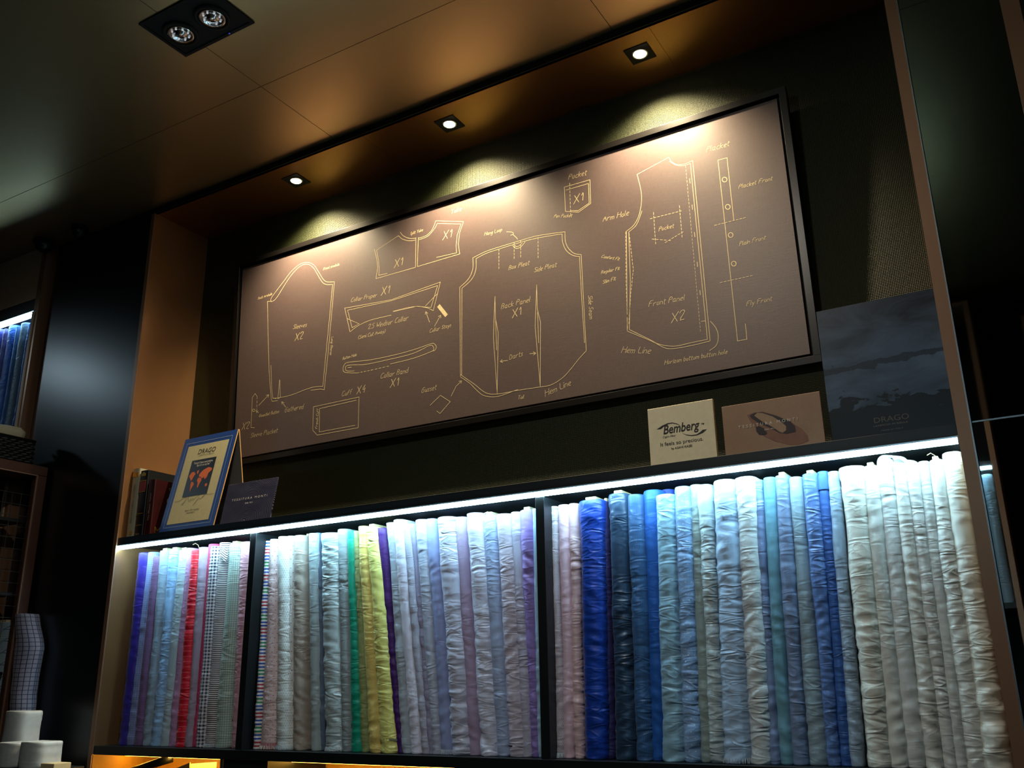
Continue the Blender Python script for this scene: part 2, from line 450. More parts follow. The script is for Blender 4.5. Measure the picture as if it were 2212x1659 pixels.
# ============================================================ BOLTS OF FABRIC
def cx(ox, oy, s): return lambda x, y: (ox + x / s, oy + y / s)
T1, T2, T3 = cx(240, 1120, 3.078), cx(540, 1100, 2.968), cx(820, 1060, 2.768)
T4, T5, T6 = cx(1150, 1020, 2.595), cx(1500, 980, 2.442), cx(1800, 930, 2.277)
T8 = cx(0, 560, 4.15)
YB = .052
def bolt_mesh(xa, xb, zt, ya, wa, wb, yfa, yfb, z0, dep, seed, amp, nz, tilt=0.0, lean_noise=.002):
    """xa/xb centre x at bottom/top, wa/wb widths, yf front y bottom/top"""
    nf, ns = 12, 6; v = []; f = []; uv = []
    H = zt - z0
    # ring parameter: front half ellipse then sides then back
    ring = []
    for k in range(nf + 1):
        t = math.pi * k / nf; ring.append(('f', -math.cos(t), math.sin(t)))
    for k in range(1, ns): ring.append(('r', 1, k / ns))
    ring.append(('b', 1, 1)); ring.append(('b', .35, 1.03)); ring.append(('b', -.35, 1.03)); ring.append(('b', -1, 1))
    for k in range(ns - 1, 0, -1): ring.append(('r', -1, k / ns))
    n = len(ring)
    rows = [(z0, .90), (z0 + .004, .97)] + [(z0 + .01 + (H - .022) * i / nz, 1) for i in range(nz + 1)] + [(zt - .005, .985), (zt - .001, .93), (zt, .80), (zt - .001, .45)]
    for z, sc in rows:
        q = (z - z0) / H
        w = (wa + (wb - wa) * q) * sc * (1 + .035 * noise.noise(Vector((seed * 3.1, q * 3, .5))))
        xc = xa + (xb - xa) * q + lean_noise * 2 * noise.noise(Vector((seed, q * 2.2, 3.3)))
        yf = yfa + (yfb - yfa) * q
        cap = min(w * .5, .03) * 1.05; L = dep - cap
        per = 0; prev = None
        for k, (kind, a, b) in enumerate(ring):
            if kind == 'f': x = a * w / 2; y = cap * (1 - b)
            elif kind == 'r': x = a * w / 2; y = cap + L * b
            else: x = a * w / 2; y = cap + L * b
            if k == 0: uu = -w * .78
            else: uu = prev + math.hypot(x - px_, y - py_)
            prev = uu; px_, py_ = x, y
            zz = z
            if sc < 1 and q > .5: zz = z + tilt * x / max(w, .01) * .3
            # creases
            m = noise.noise(Vector((seed * 7.7, q * 3.2, uu * 6))) * .9 + .45
            m = max(0, min(1, m + (.35 if q < .25 else 0)))
            s1 = noise.noise(Vector((uu * 14 + seed * 5, z * 34 + uu * 18 * math.sin(seed), seed)))
            s2 = noise.noise(Vector((uu * 22 - seed * 3, z * 70 - uu * 25 * math.cos(seed * 2), seed + 9)))
            d = amp * m * ((1 - 2 * abs(s1)) * .8 + (1 - 2 * abs(s2)) * .35) + amp * .5 * noise.noise(Vector((seed, z * 9, uu * 5)))
            if sc < .9: d = 0
            nx, ny = (a, -b) if kind == 'f' else ((a, 0) if kind == 'r' else (0, 1))
            v.append(Vector((xc + x + nx * d * .6, yf + y + ny * d, zz))); uv.append((uu + (seed * 1.37) % 3, z + (seed * .73) % 2))
    R = len(rows)
    for r in range(R - 1):
        for k in range(n):
            f.append((r * n + k, r * n + (k + 1) % n, (r + 1) * n + (k + 1) % n, (r + 1) * n + k))
    f.append(tuple(range(n))[::-1]); f.append(tuple((R - 1) * n + k for k in range(n)))
    return v, f, uv
def make_bolt(mat, xa, xb, zt, wa, wb, yfa, yfb, z0, label, group, seed, amp=.0022, dep=.17, nz=110, core=False, name='fabric_bolt'):
    v, f, uv = bolt_mesh(xa, xb, zt, 0, wa, wb, yfa, yfb, z0, dep, seed, amp, nz)
    mb = MB(); mb.v = v; mb.f = f
    loc = (xa, yfa + dep / 2, z0)
    if core:
        t = thing(name, loc, label, 'fabric bolt', group)
        o = mb.build('cloth', mat, t, smooth=True, recalc=False)
        c = MB().box(xb - wb * .20, xb + wb * .22, yfb + .012, yfb + dep * .8, zt - .03, zt + .011)
        c.build('cardboard_core', M['core'], t, bevel=.002)
    else:
        t = o = mb.build(name, mat, None, loc, smooth=True, recalc=False)
        tag(o, label, 'fabric bolt', group)
    ul = o.data.uv_layers.new(name='UVMap')
    li = [0] * len(o.data.loops); o.data.loops.foreach_get('vertex_index', li)
    flat = [c for i in li for c in uv[i]]
    ul.data.foreach_set('uv', flat)
    return t
GRP = 'fabric bolts standing on the long lit shelf'
BOLTS = []
def Bt(T, tl, tr, ty, bl, br, by, h, label, pat=None, gl=.5, bm=1.0, c2=None, Y=YB, amp=.0022, core=False):
    BOLTS.append((T, tl, tr, ty, bl, br, by, h, label, pat, gl, bm, c2, Y, amp, core))
# ---- left bay
Bt(T1, 160, 228, 226, 35, 107, 1490, '#2c1c86', 'violet-blue bolt of fabric, leftmost on the long shelf, against the side panel', None, .6, .5)
Bt(T1, 226, 285, 222, 97, 147, 1492, '#8d9cd0', 'pale blue finely checked bolt just right of the violet-blue one', 'grid', .3, .5, '#5a6cae', .06)
Bt(T1, 258, 308, 252, 145, 202, 1496, '#5b3a66', 'dark purple bolt with tiny light specks in the left bay', 'microdots', .3, .4, '#8a78a0', .046)
Bt(T1, 302, 368, 212, 197, 258, 1498, '#8b9fb4', 'slate grey-blue bolt right of the dark purple speckled bolt', None, .4, .7, core=True)
Bt(T1, 366, 432, 206, 252, 322, 1500, '#8fb4de', 'light sky blue creased bolt in the left bay', None, .6, 1.2, amp=.003, core=True)
Bt(T1, 428, 494, 208, 318, 380, 1502, '#a8bcc8', 'pale icy grey bolt between sky blue and lilac bolts, left bay', None, .7, 1.0, core=True)
Bt(T1, 490, 535, 195, 372, 425, 1502, '#b48cb8', 'dusty lilac bolt just left of the red bolt', None, .4, .7, None, .058)
Bt(T1, 515, 562, 208, 415, 492, 1496, '#d0142c', 'bright red bolt with thin pale dashed lines', 'lines', .5, 1.2, '#e87884', .044, amp=.003)
Bt(T1, 562, 624, 190, 486, 532, 1503, '#a796ac', 'greyish mauve bolt just right of the red bolt', None, .4, .6)
Bt(T1, 624, 692, 168, 528, 562, 1504, '#b83a64', 'raspberry pink bolt mostly behind the gingham bolt', None, .4, .6, None, .066)
Bt(T1, 640, 702, 184, 557, 614, 1505, '#dcdce4', 'white and dark navy gingham checked bolt', 'gingham', .3, .8, '#2c2c48', .044)
Bt(T1, 700, 764, 158, 610, 674, 1506, '#e0dce0', 'white bolt with thin dark horizontal stripes and a turned-over flap', 'stripes', .3, .7, '#2c2630', .048)
Bt(T1, 762, 838, 166, 672, 757, 1508, '#b6c8c0', 'pale mint bolt with a thin grey grid of lines', 'grid', .4, .9, '#5c7874', .046, core=True)
Bt(T1, 826, 845, 170, 752, 790, 1507, '#b87880', 'narrow dark red checked bolt between the mint grid and pink bolts', 'redgrid', .3, .4, '#701c2c', .07)
Bt(T1, 838, 920, 153, 783, 866, 1507, '#c896a4', 'soft pink bolt, rightmost in the left bay beside the divider', None, .6, 1.2, amp=.0028)
# ---- middle bay
Bt(T2, 88, 116, 202, 20, 56, 1520, '#e4e0e0', 'narrow white bolt with blue, green and red cross stripes', 'multi', .3, .3)
Bt(T2, 110, 162, 190, 50, 152, 1530, '#e2ccd0', 'off-white bolt with scattered small red dots and striped hem', 'dots', .4, 1.0, '#7c2434')
Bt(T2, 156, 228, 173, 150, 256, 1510, '#dfe6e6', 'white bolt covered in tiny pin dots', 'finedots', .5, 1.1, '#48545c', .044, amp=.0028)
Bt(T2, 222, 267, 170, 252, 272, 1512, '#d6dada', 'white bolt with sparse black dots, right of the pin dot bolt', 'dots', .4, .5, '#1c1c20', .06)
Bt(T2, 262, 338, 165, 262, 340, 1528, '#a49a90', 'taupe grey bolt in the middle bay', None, .55, 1.0, amp=.003)
Bt(T2, 334, 360, 172, 333, 388, 1532, '#4a443e', 'very dark brown bolt set back beside the taupe one', None, .3, .4, None, .085, core=True)
Bt(T2, 356, 420, 152, 385, 440, 1546, '#9fb0b6', 'silvery blue-grey bolt left of the widest silver bolt', None, .6, 1.0)
Bt(T2, 400, 438, 150, 428, 472, 1546, '#5a6c84', 'denim blue bolt squeezed beside the widest silver bolt', None, .4, .6, None, .066)
Bt(T2, 431, 541, 150, 470, 582, 1554, '#a9b9be', 'wide shiny silver bolt with deep creases, widest of the middle bay', None, .9, 1.5, None, .040, .0045)
Bt(T2, 538, 613, 125, 580, 642, 1556, '#8d9a9f', 'steel grey bolt left of the teal bolt', None, .6, 1.1)
Bt(T2, 609, 654, 137, 636, 714, 1548, '#009478', 'teal green bolt of fabric', None, .5, .7)
Bt(T2, 650, 684, 138, 708, 762, 1558, '#9ca870', 'olive patterned bolt between teal and pale yellow bolts', 'twill', .4, .8, '#6e7e50', .06)
Bt(T2, 676, 738, 106, 756, 834, 1568, '#d8c470', 'golden yellow bolt just right of the olive one', None, .8, 1.3, None, .046, .003)
Bt(T2, 722, 797, 110, 830, 944, 1568, '#dcd87c', 'lemon yellow bolt, the wider of two yellow ones', None, .8, 1.3, None, .042, .0035, True)
Bt(T2, 788, 862, 118, 934, 990, 1565, '#3e1168', 'deep purple bolt leaning left beside the yellow bolt', None, .5, .4, None, .058)
Bt(T3, 22, 84, 189, 137, 187, 1580, '#a4b2c2', 'grey-blue ribbed bolt right of the deep purple one', None, .4, .9)
Bt(T3, 62, 136, 170, 183, 250, 1582, '#cfcfe4', 'smooth whitish lavender bolt second right of the purple bolt', None, .4, .5, None, .046)
Bt(T3, 120, 174, 197, 243, 296, 1584, '#b4b8cc', 'grey lavender bolt with fine woven texture', 'microdots', .3, .6, '#8c90aa')
Bt(T3, 168, 204, 195, 291, 332, 1584, '#9394b4', 'thin dull violet-grey bolt in the middle bay', None, .4, .7, None, .06)
Bt(T3, 190, 270, 170, 318, 364, 1586, '#aab2c8', 'light steel bolt left of the periwinkle bolt', None, .5, .9)
Bt(T3, 262, 330, 165, 358, 432, 1540, '#8f9ccc', 'smooth periwinkle blue bolt with frayed foot', None, .3, .4, None, .054)
Bt(T3, 322, 434, 153, 424, 532, 1590, '#bcc0d8', 'wide shiny pale lavender bolt with heavy creases', None, .9, 1.5, None, .040, .0045)
Bt(T3, 427, 502, 155, 526, 598, 1592, '#a898ba', 'matt mauve bolt between two shiny lavender bolts', None, .3, .5, None, .056)
Bt(T3, 498, 602, 130, 595, 697, 1594, '#c8cce4', 'brightest shiny white-lavender bolt, diagonal folds', None, .9, 1.3, None, .040, .0045)
Bt(T3, 595, 680, 142, 693, 770, 1596, '#a0b2d8', 'light cornflower blue bolt with loose threads on top', None, .7, 1.0, None, .048, core=True)
Bt(T3, 677, 772, 136, 768, 858, 1598, '#beb8cc', 'wide pinkish grey bolt with a dark line near its foot', None, .7, 1.3, None, .044, .0032)
Bt(T3, 766, 826, 125, 852, 912, 1600, '#b4b4ce', 'narrow rippled lavender bolt third from the second divider', None, .6, 1.2)
Bt(T3, 820, 908, 112, 908, 953, 1602, '#8c78c0', 'violet bolt with pale spine second from the second divider', None, .6, 1.0, None, .05, .003, True)
Bt(T3, 904, 932, 106, 949, 970, 1602, '#9cc0e0', 'thin light blue bolt, last before the second divider', None, .4, .3)
# ---- right bay
Bt(T4, 92, 131, 189, 131, 184, 1590, '#c4bcc8', 'narrow speckled silver-pink bolt, first right of the second divider', 'microdots', .5, 1.0, '#9490a0')
Bt(T4, 128, 197, 180, 179, 233, 1592, '#dcc0d4', 'pale rose bolt second right of the second divider', None, .4, .6)
Bt(T4, 194, 247, 173, 231, 282, 1596, '#d8bcc4', 'blush pink bolt just left of the royal blue bolt', None, .6, 1.1, None, .05, .0028)
Bt(T4, 243, 382, 153, 284, 410, 1600, '#0a3aa0', 'royal blue bolt, widest and most saturated blue', None, .7, 1.1, None, .036, .0045, True)
Bt(T4, 378, 416, 160, 408, 468, 1606, '#2c2c66', 'dark indigo bolt squeezed right of the royal blue one', None, .4, .7, None, .066, core=True)
Bt(T4, 412, 520, 116, 463, 580, 1612, '#27405c', 'dark navy teal bolt with satin ripples', None, .8, 1.3, None, .042, .004, True)
Bt(T4, 515, 606, 122, 576, 670, 1614, '#3a6494', 'dusky denim blue bolt right of the dark navy one', 'finestripe', .7, 1.1, '#2e5484', .046, .003)
Bt(T4, 600, 708, 97, 663, 738, 1616, '#1c5cb4', 'vivid medium blue bolt behind the denim and icy ones', None, .4, .6, None, .060)
Bt(T4, 706, 784, 90, 735, 852, 1616, '#1c348c', 'deep blue bolt peeking out above the icy blue bolt', None, .4, .6, None, .10)
Bt(T4, 675, 785, 121, 726, 852, 1618, '#8cb4cc', 'broad icy blue bolt right of the vivid blue one', None, .8, 1.4, None, .040, .004)
Bt(T4, 782, 872, 77, 848, 946, 1620, '#86aad8', 'light blue bolt with tiny white dots near its top', 'dots', .8, 1.4, '#c8dcec', .044, .004)
Bt(T4, 868, 938, 67, 944, 1012, 1624, '#90a4a4', 'greenish grey bolt left of the rippled silver bolt', None, .5, .7, None, .054)
Bt(T5, 2, 84, 160, 86, 156, 1640, '#b2c4ca', 'silver bolt rippled with dense small creases, folded top', None, .9, 1.8, None, .046, .004)
Bt(T5, 86, 208, 133, 150, 294, 1640, '#a8c4e4', 'very wide light steel blue bolt with frayed foot', None, .7, 1.4, None, .036, .0042)
Bt(T5, 203, 312, 118, 292, 408, 1642, '#ccd6da', 'silvery white bolt crossed by diagonal creases', None, .9, 1.7, None, .040, .0045)
Bt(T5, 304, 352, 135, 400, 458, 1644, '#7c94c0', 'narrow blue-grey bolt right of the silvery white one', None, .7, 1.3, None, .056, .003)
Bt(T5, 347, 417, 122, 453, 528, 1645, '#6ea4bc', 'smooth turquoise-blue matt bolt in the right bay', None, .2, .3)
Bt(T5, 413, 490, 111, 525, 604, 1646, '#7c90b4', 'slate blue twill bolt right of the turquoise one', 'twill', .6, 1.1, '#6a80a6', .048, .003, True)
Bt(T5, 487, 560, 120, 600, 712, 1648, '#92acbc', 'pale grey-blue bolt with a smooth folded lower half', None, .5, .9)
Bt(T5, 558, 645, 101, 706, 772, 1648, '#5c7cb8', 'crumpled cornflower bolt with bright blue right side', None, .8, 1.4, None, .046, .0035, True)
Bt(T5, 640, 700, 90, 768, 832, 1648, '#3c68b4', 'saturated mid blue bolt with taped top, beside the cornflower one', None, .6, 1.1, None, .056)
Bt(T5, 697, 756, 90, 826, 896, 1650, '#9cb4cc', 'pale blue bolt, last blue before the white ones', None, .7, 1.3, None, .050, .003)
Bt(T6, 17, 142, 172, 168, 282, 1655, '#dfe0d6', 'large ivory bolt, first and widest of the white group', None, .8, 1.4, None, .038, .0045)
Bt(T6, 138, 214, 170, 278, 372, 1655, '#dbe0dc', 'white bolt second in the white group', None, .5, .9, None, .048, .003, True)
Bt(T6, 205, 292, 122, 366, 458, 1655, '#d8dede', 'tall white bolt with cloth bulging up at its top', None, .6, .9, None, .052)
Bt(T6, 285, 352, 158, 455, 546, 1655, '#dadcd6', 'white bolt right of the tall bulging one', None, .6, 1.1, None, .046, .003)
Bt(T6, 348, 414, 160, 540, 610, 1655, '#d8dcda', 'white bolt with a dense band of ripples midway', None, .7, 1.6, None, .048, .003)
Bt(T6, 410, 468, 148, 603, 664, 1655, '#d2d8d6', 'narrow plain white bolt fourth from the right end', None, .5, .8, None, .054)
Bt(T6, 462, 534, 140, 655, 756, 1655, '#dcdfda', 'white bolt second from the right end with thread on top', None, .7, 1.4, None, .046, .0035, True)
Bt(T6, 525, 636, 101, 748, 884, 1655, '#e0dfd4', 'thick cream-white bolt, rightmost, standing against the copper edge', None, .7, 1.4, None, .036, .0045)
for i, (T, tl, tr, ty, bl, br, by, h, label, pat, gl, bm, c2, Y, amp, core) in enumerate(BOLTS):
    a0 = at(*T(tl, ty), Y); a1 = at(*T(tr, ty), Y); b0 = at(*T(bl, by), Y); b1 = at(*T(br, by), Y)
    def ext(p, q, z):     # along the line p->q to height z
        k = (p.z - z) / (p.z - q.z); return p.x + (q.x - p.x) * k
    zt = min((a0.z + a1.z) / 2, .780)
    x0t, x1t = a0.x, a1.x; x0b, x1b = ext(a0, b0, .0), ext(a1, b1, .0)
    x1b = min(x1b, W - .002); x1t = min(x1t, W - .003)
    mat = fabric(h, pat, gl, bm, c2)
    t = make_bolt(mat, (x0b + x1b) / 2, (x0t + x1t) / 2, zt, (x1b - x0b) * 1.0, (x1t - x0t) * 1.0, Y - .004, Y + .004, .0006,
                  label, GRP, i * 1.37 + .5, amp * 1.9, .17 if Y < .08 else .14, 120, core)
    xt_, xb_, wt_, wb_ = (x0t + x1t) / 2, (x0b + x1b) / 2, x1t - x0t, x1b - x0b
    def front_at(z, an, e):      # point on the front of this bolt at height z, angle an, e metres proud of it
        q = z / zt; w = (wb_ + (wt_ - wb_) * q) / 2 + e; xc = xb_ + (xt_ - xb_) * q
        cap = min((w - e), .03) * 1.05 + e
        return Vector((xc - math.cos(an) * w, Y - .004 + .008 * q - e + cap * (1 - math.sin(an)), z))
    def wrap(z0, z1, name, m, e=.0045):
        b_ = MB(); n = 16
        for k in range(n):
            a_, c_ = math.pi * k / n, math.pi * (k + 1) / n
            b_.quad(front_at(z0, a_, e), front_at(z0, c_, e), front_at(z1, c_, e), front_at(z1, a_, e))
        return b_.build(name, m, t, smooth=True)
    def fringe(m):
        b_ = MB(); n = 34; rn = random.Random(i)
        for k in range(n):
            a_ = math.pi * (k + .5) / n; p = front_at(.016, a_, .003); q_ = front_at(.002, a_ + rn.uniform(-.06, .06), .0055 + rn.uniform(0, .003))
            b_.tube([p, p.lerp(q_, .5) + Vector((rn.uniform(-.001, .001), -.001, 0)), q_], .0007, 4)
        b_.build('fringe', m, t)
    if 'striped hem' in label:
        b_ = MB(); n = 22
        for k in range(0, n):
            a_, c_ = math.pi * k / n, math.pi * (k + .45) / n
            b_.quad(front_at(.002, a_, .005), front_at(.002, c_, .005), front_at(.024, c_, .0045), front_at(.024, a_, .0045))
        b_.build('hem_stripes', plain('red_hem_thread', '#a8404c', .7), t); fringe(M['white_print'])
    if 'frayed foot' in label or i in (11, 17, 23, 44): fringe(plain('pale_thread', '#b8c0c8', .8))
    if 'dark line near its foot' in label: wrap(.030, .034, 'selvedge_line', M['ink'])
    if 'lemon yellow' in label: wrap(.040, .046, 'selvedge_line', plain('grey_selvedge', '#7a7c60', .7))
    if i == 17: wrap(.040, .042, 'selvedge_line', M['greyboard']); wrap(.050, .051, 'selvedge_line', M['greyboard'])
    if 'taped top' in label or 'folded top' in label: wrap(zt - .052, zt - .012, 'top_wrap', fabric(h, None, .3, .2), .004)
    if 'bulging' in label:
        b_ = MB(); n = 14; pk = (.0, .6, 1, .9, .5, .0)
        for r_ in range(6):
            for k in range(n + 1):
                a_ = math.pi * k / n; f_ = r_ / 5
                b_.v.append(Vector((xt_ - math.cos(a_) * wt_ * .52 + f_ * .030, Y + .012 * f_ + .02 * (1 - math.sin(a_)), min(.797, zt - .012 + .022 * math.sin(a_) * (1 - f_ * .5) + .006 * f_))))
        for r_ in range(5):
            for k in range(n): b_.f.append((r_ * (n + 1) + k, r_ * (n + 1) + k + 1, (r_ + 1) * (n + 1) + k + 1, (r_ + 1) * (n + 1) + k))
        o_ = b_.build('cloth_fold', mat, t, smooth=True); u_ = o_.data.uv_layers.new(name='UVMap')
        for l_ in o_.data.loops:
            c_ = o_.data.vertices[l_.vertex_index].co; u_.data[l_.index].uv = (c_.x, c_.y + c_.z)
    if 'turned-over flap' in label:
        p = [at(*T1(764, 185), .043), at(*T1(722, 235), .040), at(*T1(757, 292), .040), at(*T1(772, 250), .046)]
        fl = MB().prism(p, (0, .004, 0)); o = fl.build('cloth_flap', mat, t); WL[o] = WL[t]
        ul = o.data.uv_layers.new(name='UVMap')
        for l in o.data.loops:
            c = o.data.vertices[l.vertex_index].co; ul.data[l.index].uv = (c.x - c.z, c.x * .5 + c.z * .8)

for (px, py, dx, nm) in ((425, 1176, .010, 'red bolt'), (1058, 1108, .016, 'cornflower'), (2016, 982, .014, 'second from the right end')):
    for o in COL.objects:
        if o.parent is None and o.get('label') and nm in o['label'] and o['label'].count('just') == 0 and 'left of' not in o['label']:
            p = at(px, py, YB + .02); top = min(p.z + .004, .797)
            pts = [Vector((p.x + .006, p.y + .01, .765)), Vector((p.x + .003, p.y + .005, top - .006)), Vector((p.x - dx * .4, p.y - .004, top)), Vector((p.x - dx, p.y - .012, top - .006))]
            MB().tube(pts, .0012, 5).build('loose_thread', M['chalk'], o); break

# ============================================================ DISPLAY ITEMS ON THE UPPER SHELF
def panel_box(mb, o, a, c, th=.004):
    """thin board: corner o, edge a (right), edge c (up), thickness away from the viewer"""
    a, c = Vector(a), Vector(c); n = a.cross(c).normalized()     # towards viewer when a=+x, c=+z -> -y
    return mb.obox(Vector(o), a, -n * th, c)
Z0 = SH + .0005
# tent card
tc = thing('tent_card', (.40, .10, Z0), 'tall blue-bordered folded tent card with a small world map, standing beside the books', 'card')
TO = Vector((.235, .018, Z0)); TA = Vector((.325, 0, 0)); TU = Vector((0, .092, 1.262 - Z0)); TN = TA.cross(TU).normalized()
panel_box(MB(), TO, TA, TU).build('front_panel', M['navyprint'], tc)
TF = [o for o in bpy.data.objects if o.parent == tc][0]
panel_box(MB(), TO + Vector((0, .176, 0)), TA, Vector((0, -.080, 1.262 - Z0)), .003).build('back_panel', M['greyboard'], tc)
MB().obox(TO + TA - TN * 0 + Vector((.0002, 0, 0)), Vector((.0012, 0, 0)), -TN * .004, TU).build('panel_edge', M['board_edge'], tc)
MB().obox(TO + TA + Vector((.0002, .176, 0)), Vector((.0012, 0, 0)), Vector((0, .004, 0)), Vector((0, -.080, 1.262 - Z0))).build('panel_edge', M['board_edge'], tc)
def tp(u, v, lift=0): return TO + TA * u + TU * v + TN * lift
def trect(u0, u1, v0, v1, l): return MB().quad(tp(u0, v0, l), tp(u1, v0, l), tp(u1, v1, l), tp(u0, v1, l))
panel = trect(.115, .885, .075, .905, .0006).build('printed_sheet', plain('pale_olive_card', '#bdb68e', .55), TF)
lm = MB().ribbon([tp(.07, .045, .0006), tp(.93, .045, .0006), tp(.93, .94, .0006), tp(.07, .94, .0006)], .0016, TN, True)
lm.build('border_line', M['thinline'], TF)
trect(.27, .73, .345, .735, .0010).build('map_picture', M['dark_print'], TF)
cont = [[(.05, .62), (.12, .72), (.22, .73), (.30, .66), (.25, .58), (.22, .50), (.18, .46), (.14, .52)],
        [(.22, .44), (.32, .40), (.35, .34), (.29, .22), (.26, .12), (.24, .24), (.21, .36)],
        [(.34, .74), (.42, .76), (.40, .64), (.36, .66)],
        [(.46, .60), (.52, .68), (.60, .74), (.78, .80), (.93, .76), (.95, .70), (.84, .62), (.82, .50), (.74, .44), (.70, .52), (.62, .48), (.56, .54), (.50, .54)],
        [(.46, .52), (.56, .52), (.63, .44), (.58, .34), (.55, .22), (.51, .24), (.50, .38), (.44, .44)],
        [(.82, .30), (.90, .32), (.92, .24), (.84, .22)]]
mp = MB()
for c in cont: mp.poly([tp(.27 + .46 * x, .345 + .39 * y * .92, .0014) for x, y in c])
mp.build('world_map', M['orange_print'], TF)
text_obj('heading', 'DRAGO', tp(.34, .80, 0), TA, TU, M['ink'], TF, width=.105, size=.032, lift=.0012, shear=.05)
text_obj('quote', '"I haven\'t been everywhere,', tp(.315, .69, 0), TA, TU, M['white_print'], TF, width=.118, size=.0145, lift=.0016)
text_obj('quote', 'But it\'s on my list"', tp(.39, .66, 0), TA, TU, M['white_print'], TF, width=.080, size=.0145, lift=.0016)
text_obj('small_print', 'LANIFICIO IN BIELLA', tp(.36, .775, 0), TA, TU, M['ink'], TF, width=.095, size=.008, lift=.0012)
text_obj('small_print', 'www.drago.it', tp(.44, .165, 0), TA, TU, M['ink'], TF, width=.05, size=.011, lift=.0012)
text_obj('small_print', 'Super 130\'s Lanificio', tp(.40, .19, 0), TA, TU, M['ink'], TF, width=.085, size=.011, lift=.0012)
sg = [(.15, .31), (.24, .312), (.30, .335), (.36, .34), (.34, .30), (.30, .27), (.32, .265), (.40, .34), (.41, .31), (.43, .29), (.45, .32), (.46, .295), (.49, .32),
      (.50, .30), (.55, .325), (.60, .35), (.56, .27), (.52, .24), (.60, .31), (.64, .30), (.70, .35), (.66, .31), (.72, .345), (.76, .335), (.87, .335)]
MB().ribbon([tp(a, b, .0012) for a, b in sg], .0011, TN).build('signature', M['ink'], TF)

# leaning glossy brochure (dark blue, wavy lines)
def wavy():
    t = NT('dark_blue_wavy_print'); v = t.coord()
    wv = t.n('ShaderNodeTexWave', wave_type='RINGS', rings_direction='SPHERICAL'); t.put(wv.inputs[0], t.mapv(v, (1, 1, 1)))
    wv.inputs['Scale'].default_value = 70; wv.inputs['Distortion'].default_value = 4.5; wv.inputs['Detail Scale'].default_value = .4
    col = t.mix(t.math('POWER', wv.outputs[1], 3), lin('#1c1c2e'), lin('#686a86'))
    n = t.noise(v, 9, 2)
    return t.set(col=col, rough=.12, spec=.6, normal=t.bump(n, .5, .01))
bo = Vector((.600, .016, Z0)); ba = Vector((.276, 0, 0)); bu = Vector((0, .030, .168))
br = thing('brochure', (.735, .03, Z0), 'small glossy dark blue landscape brochure with wavy fine lines, leaning right of the tent card', 'brochure')
g = MB(); nn = 14; vv = []
panel_box(g, bo, ba, bu, .006); brc = g.build('cover', wavy(), br, bevel=.0015)
text_obj('title', 'TESSITURA MONTI', bo + ba * .15 + bu * .55, ba, bu, M['white_print'], brc, width=.195, size=.013, lift=.0012, spacing=1.6)
text_obj('subtitle', 'DAL 1911', bo + ba * .44 + bu * .44, ba, bu, M['white_print'], brc, width=.04, size=.008, lift=.0012)

# cream card
cr = thing('display_card', (2.556, .034, Z0), 'square cream display card with dark swoosh logo on the upper shelf', 'card')
cb = MB().box(2.452, 2.662, .026, .040, Z0, 1.020); crc = cb.build('card_block', M['card'], cr, bevel=.0012)
T9 = cx(1390, 850, 1763 / 170)
def cpnt(x, y, l=.0008): return at(*T9(x, y), .026 - l)
text_obj('logo_text', 'Bemberg', cpnt(435, 915), cpnt(1240, 790) - cpnt(435, 915), (0, 0, 1), M['ink'], crc, width=.116, size=.040, lift=.0002, shear=.25, offset=.012)
text_obj('trademark', 'TM', cpnt(1290, 700), (1, 0, 0), (0, 0, 1), M['ink'], crc, size=.007, lift=.0002, offset=.01)
text_obj('small_text', 'Cupro Fiber', cpnt(425, 1003), (1, 0, 0), (0, 0, 1), M['ink'], crc, width=.042, size=.0095, lift=.0002, shear=.3)
text_obj('slogan', 'It feels so precious.', cpnt(372, 1190), (1, 0, 0), (0, 0, 1), M['ink'], crc, width=.136, size=.0165, lift=.0002)
text_obj('small_text', 'by ASAHI KASEI', cpnt(622, 1257), (1, 0, 0), (0, 0, 1), M['ink'], crc, width=.066, size=.0095, lift=.0002, offset=.01)
sw = [(295, 805), (420, 720), (540, 665), (650, 650), (750, 672), (840, 722), (745, 688), (650, 668), (550, 685), (450, 745), (390, 795)]
MB().poly([cpnt(*p) for p in sw]).build('swoosh', M['ink'], crc)
sw = [(1420, 798), (1330, 880), (1200, 935), (1080, 952), (960, 935), (860, 882), (960, 920), (1080, 932), (1190, 915), (1270, 865), (1325, 812)]
MB().poly([cpnt(*p) for p in sw]).build('swoosh', M['ink'], crc)

# brown brochure with weaving shuttle
def brownprint():
    t = NT('brown_photo_print'); v = t.coord(); n = t.noise(v, 7, 5, .6); n2 = t.noise(v, 160, 2)
    return t.set(col=t.mix(t.math('ADD', t.math('MULTIPLY', n, .8), t.math('MULTIPLY', n2, .2)), lin('#86644a'), lin('#c2a286')), rough=.28, spec=.5)
b2 = thing('brochure', (2.83, .035, Z0), 'brown landscape brochure picturing a wooden weaving shuttle, beside the cream card', 'brochure')
MB().box(2.687, 2.973, .027, .034, Z0, .990).build('cover', brownprint(), b2, bevel=.001); b2c = [o for o in bpy.data.objects if o.parent == b2][0]
T10 = cx(1550, 830, 2212 / 250)
def sp_(x, y, l=.0008): return at(*T10(x, y), .027 - l)
M['shuttle'] = plain('shuttle_wood_print', '#8a5e48', .4, 0, .5, 40, .3, 0)
M['shuttle_dark'] = plain('shuttle_hollow_print', '#2e1e20', .4)
M['yarn'] = plain('yarn_print', '#a98a6c', .5, 0, .4, 200, .3, 0)
MB().poly([sp_(*p) for p in [(560, 590), (640, 560), (850, 520), (1100, 590), (1400, 720), (1620, 860), (1720, 980), (1740, 1080), (1560, 1150), (1400, 1160), (1100, 1090), (880, 990), (740, 850), (620, 700)]]).build('shuttle_picture', M['shuttle'], b2c)
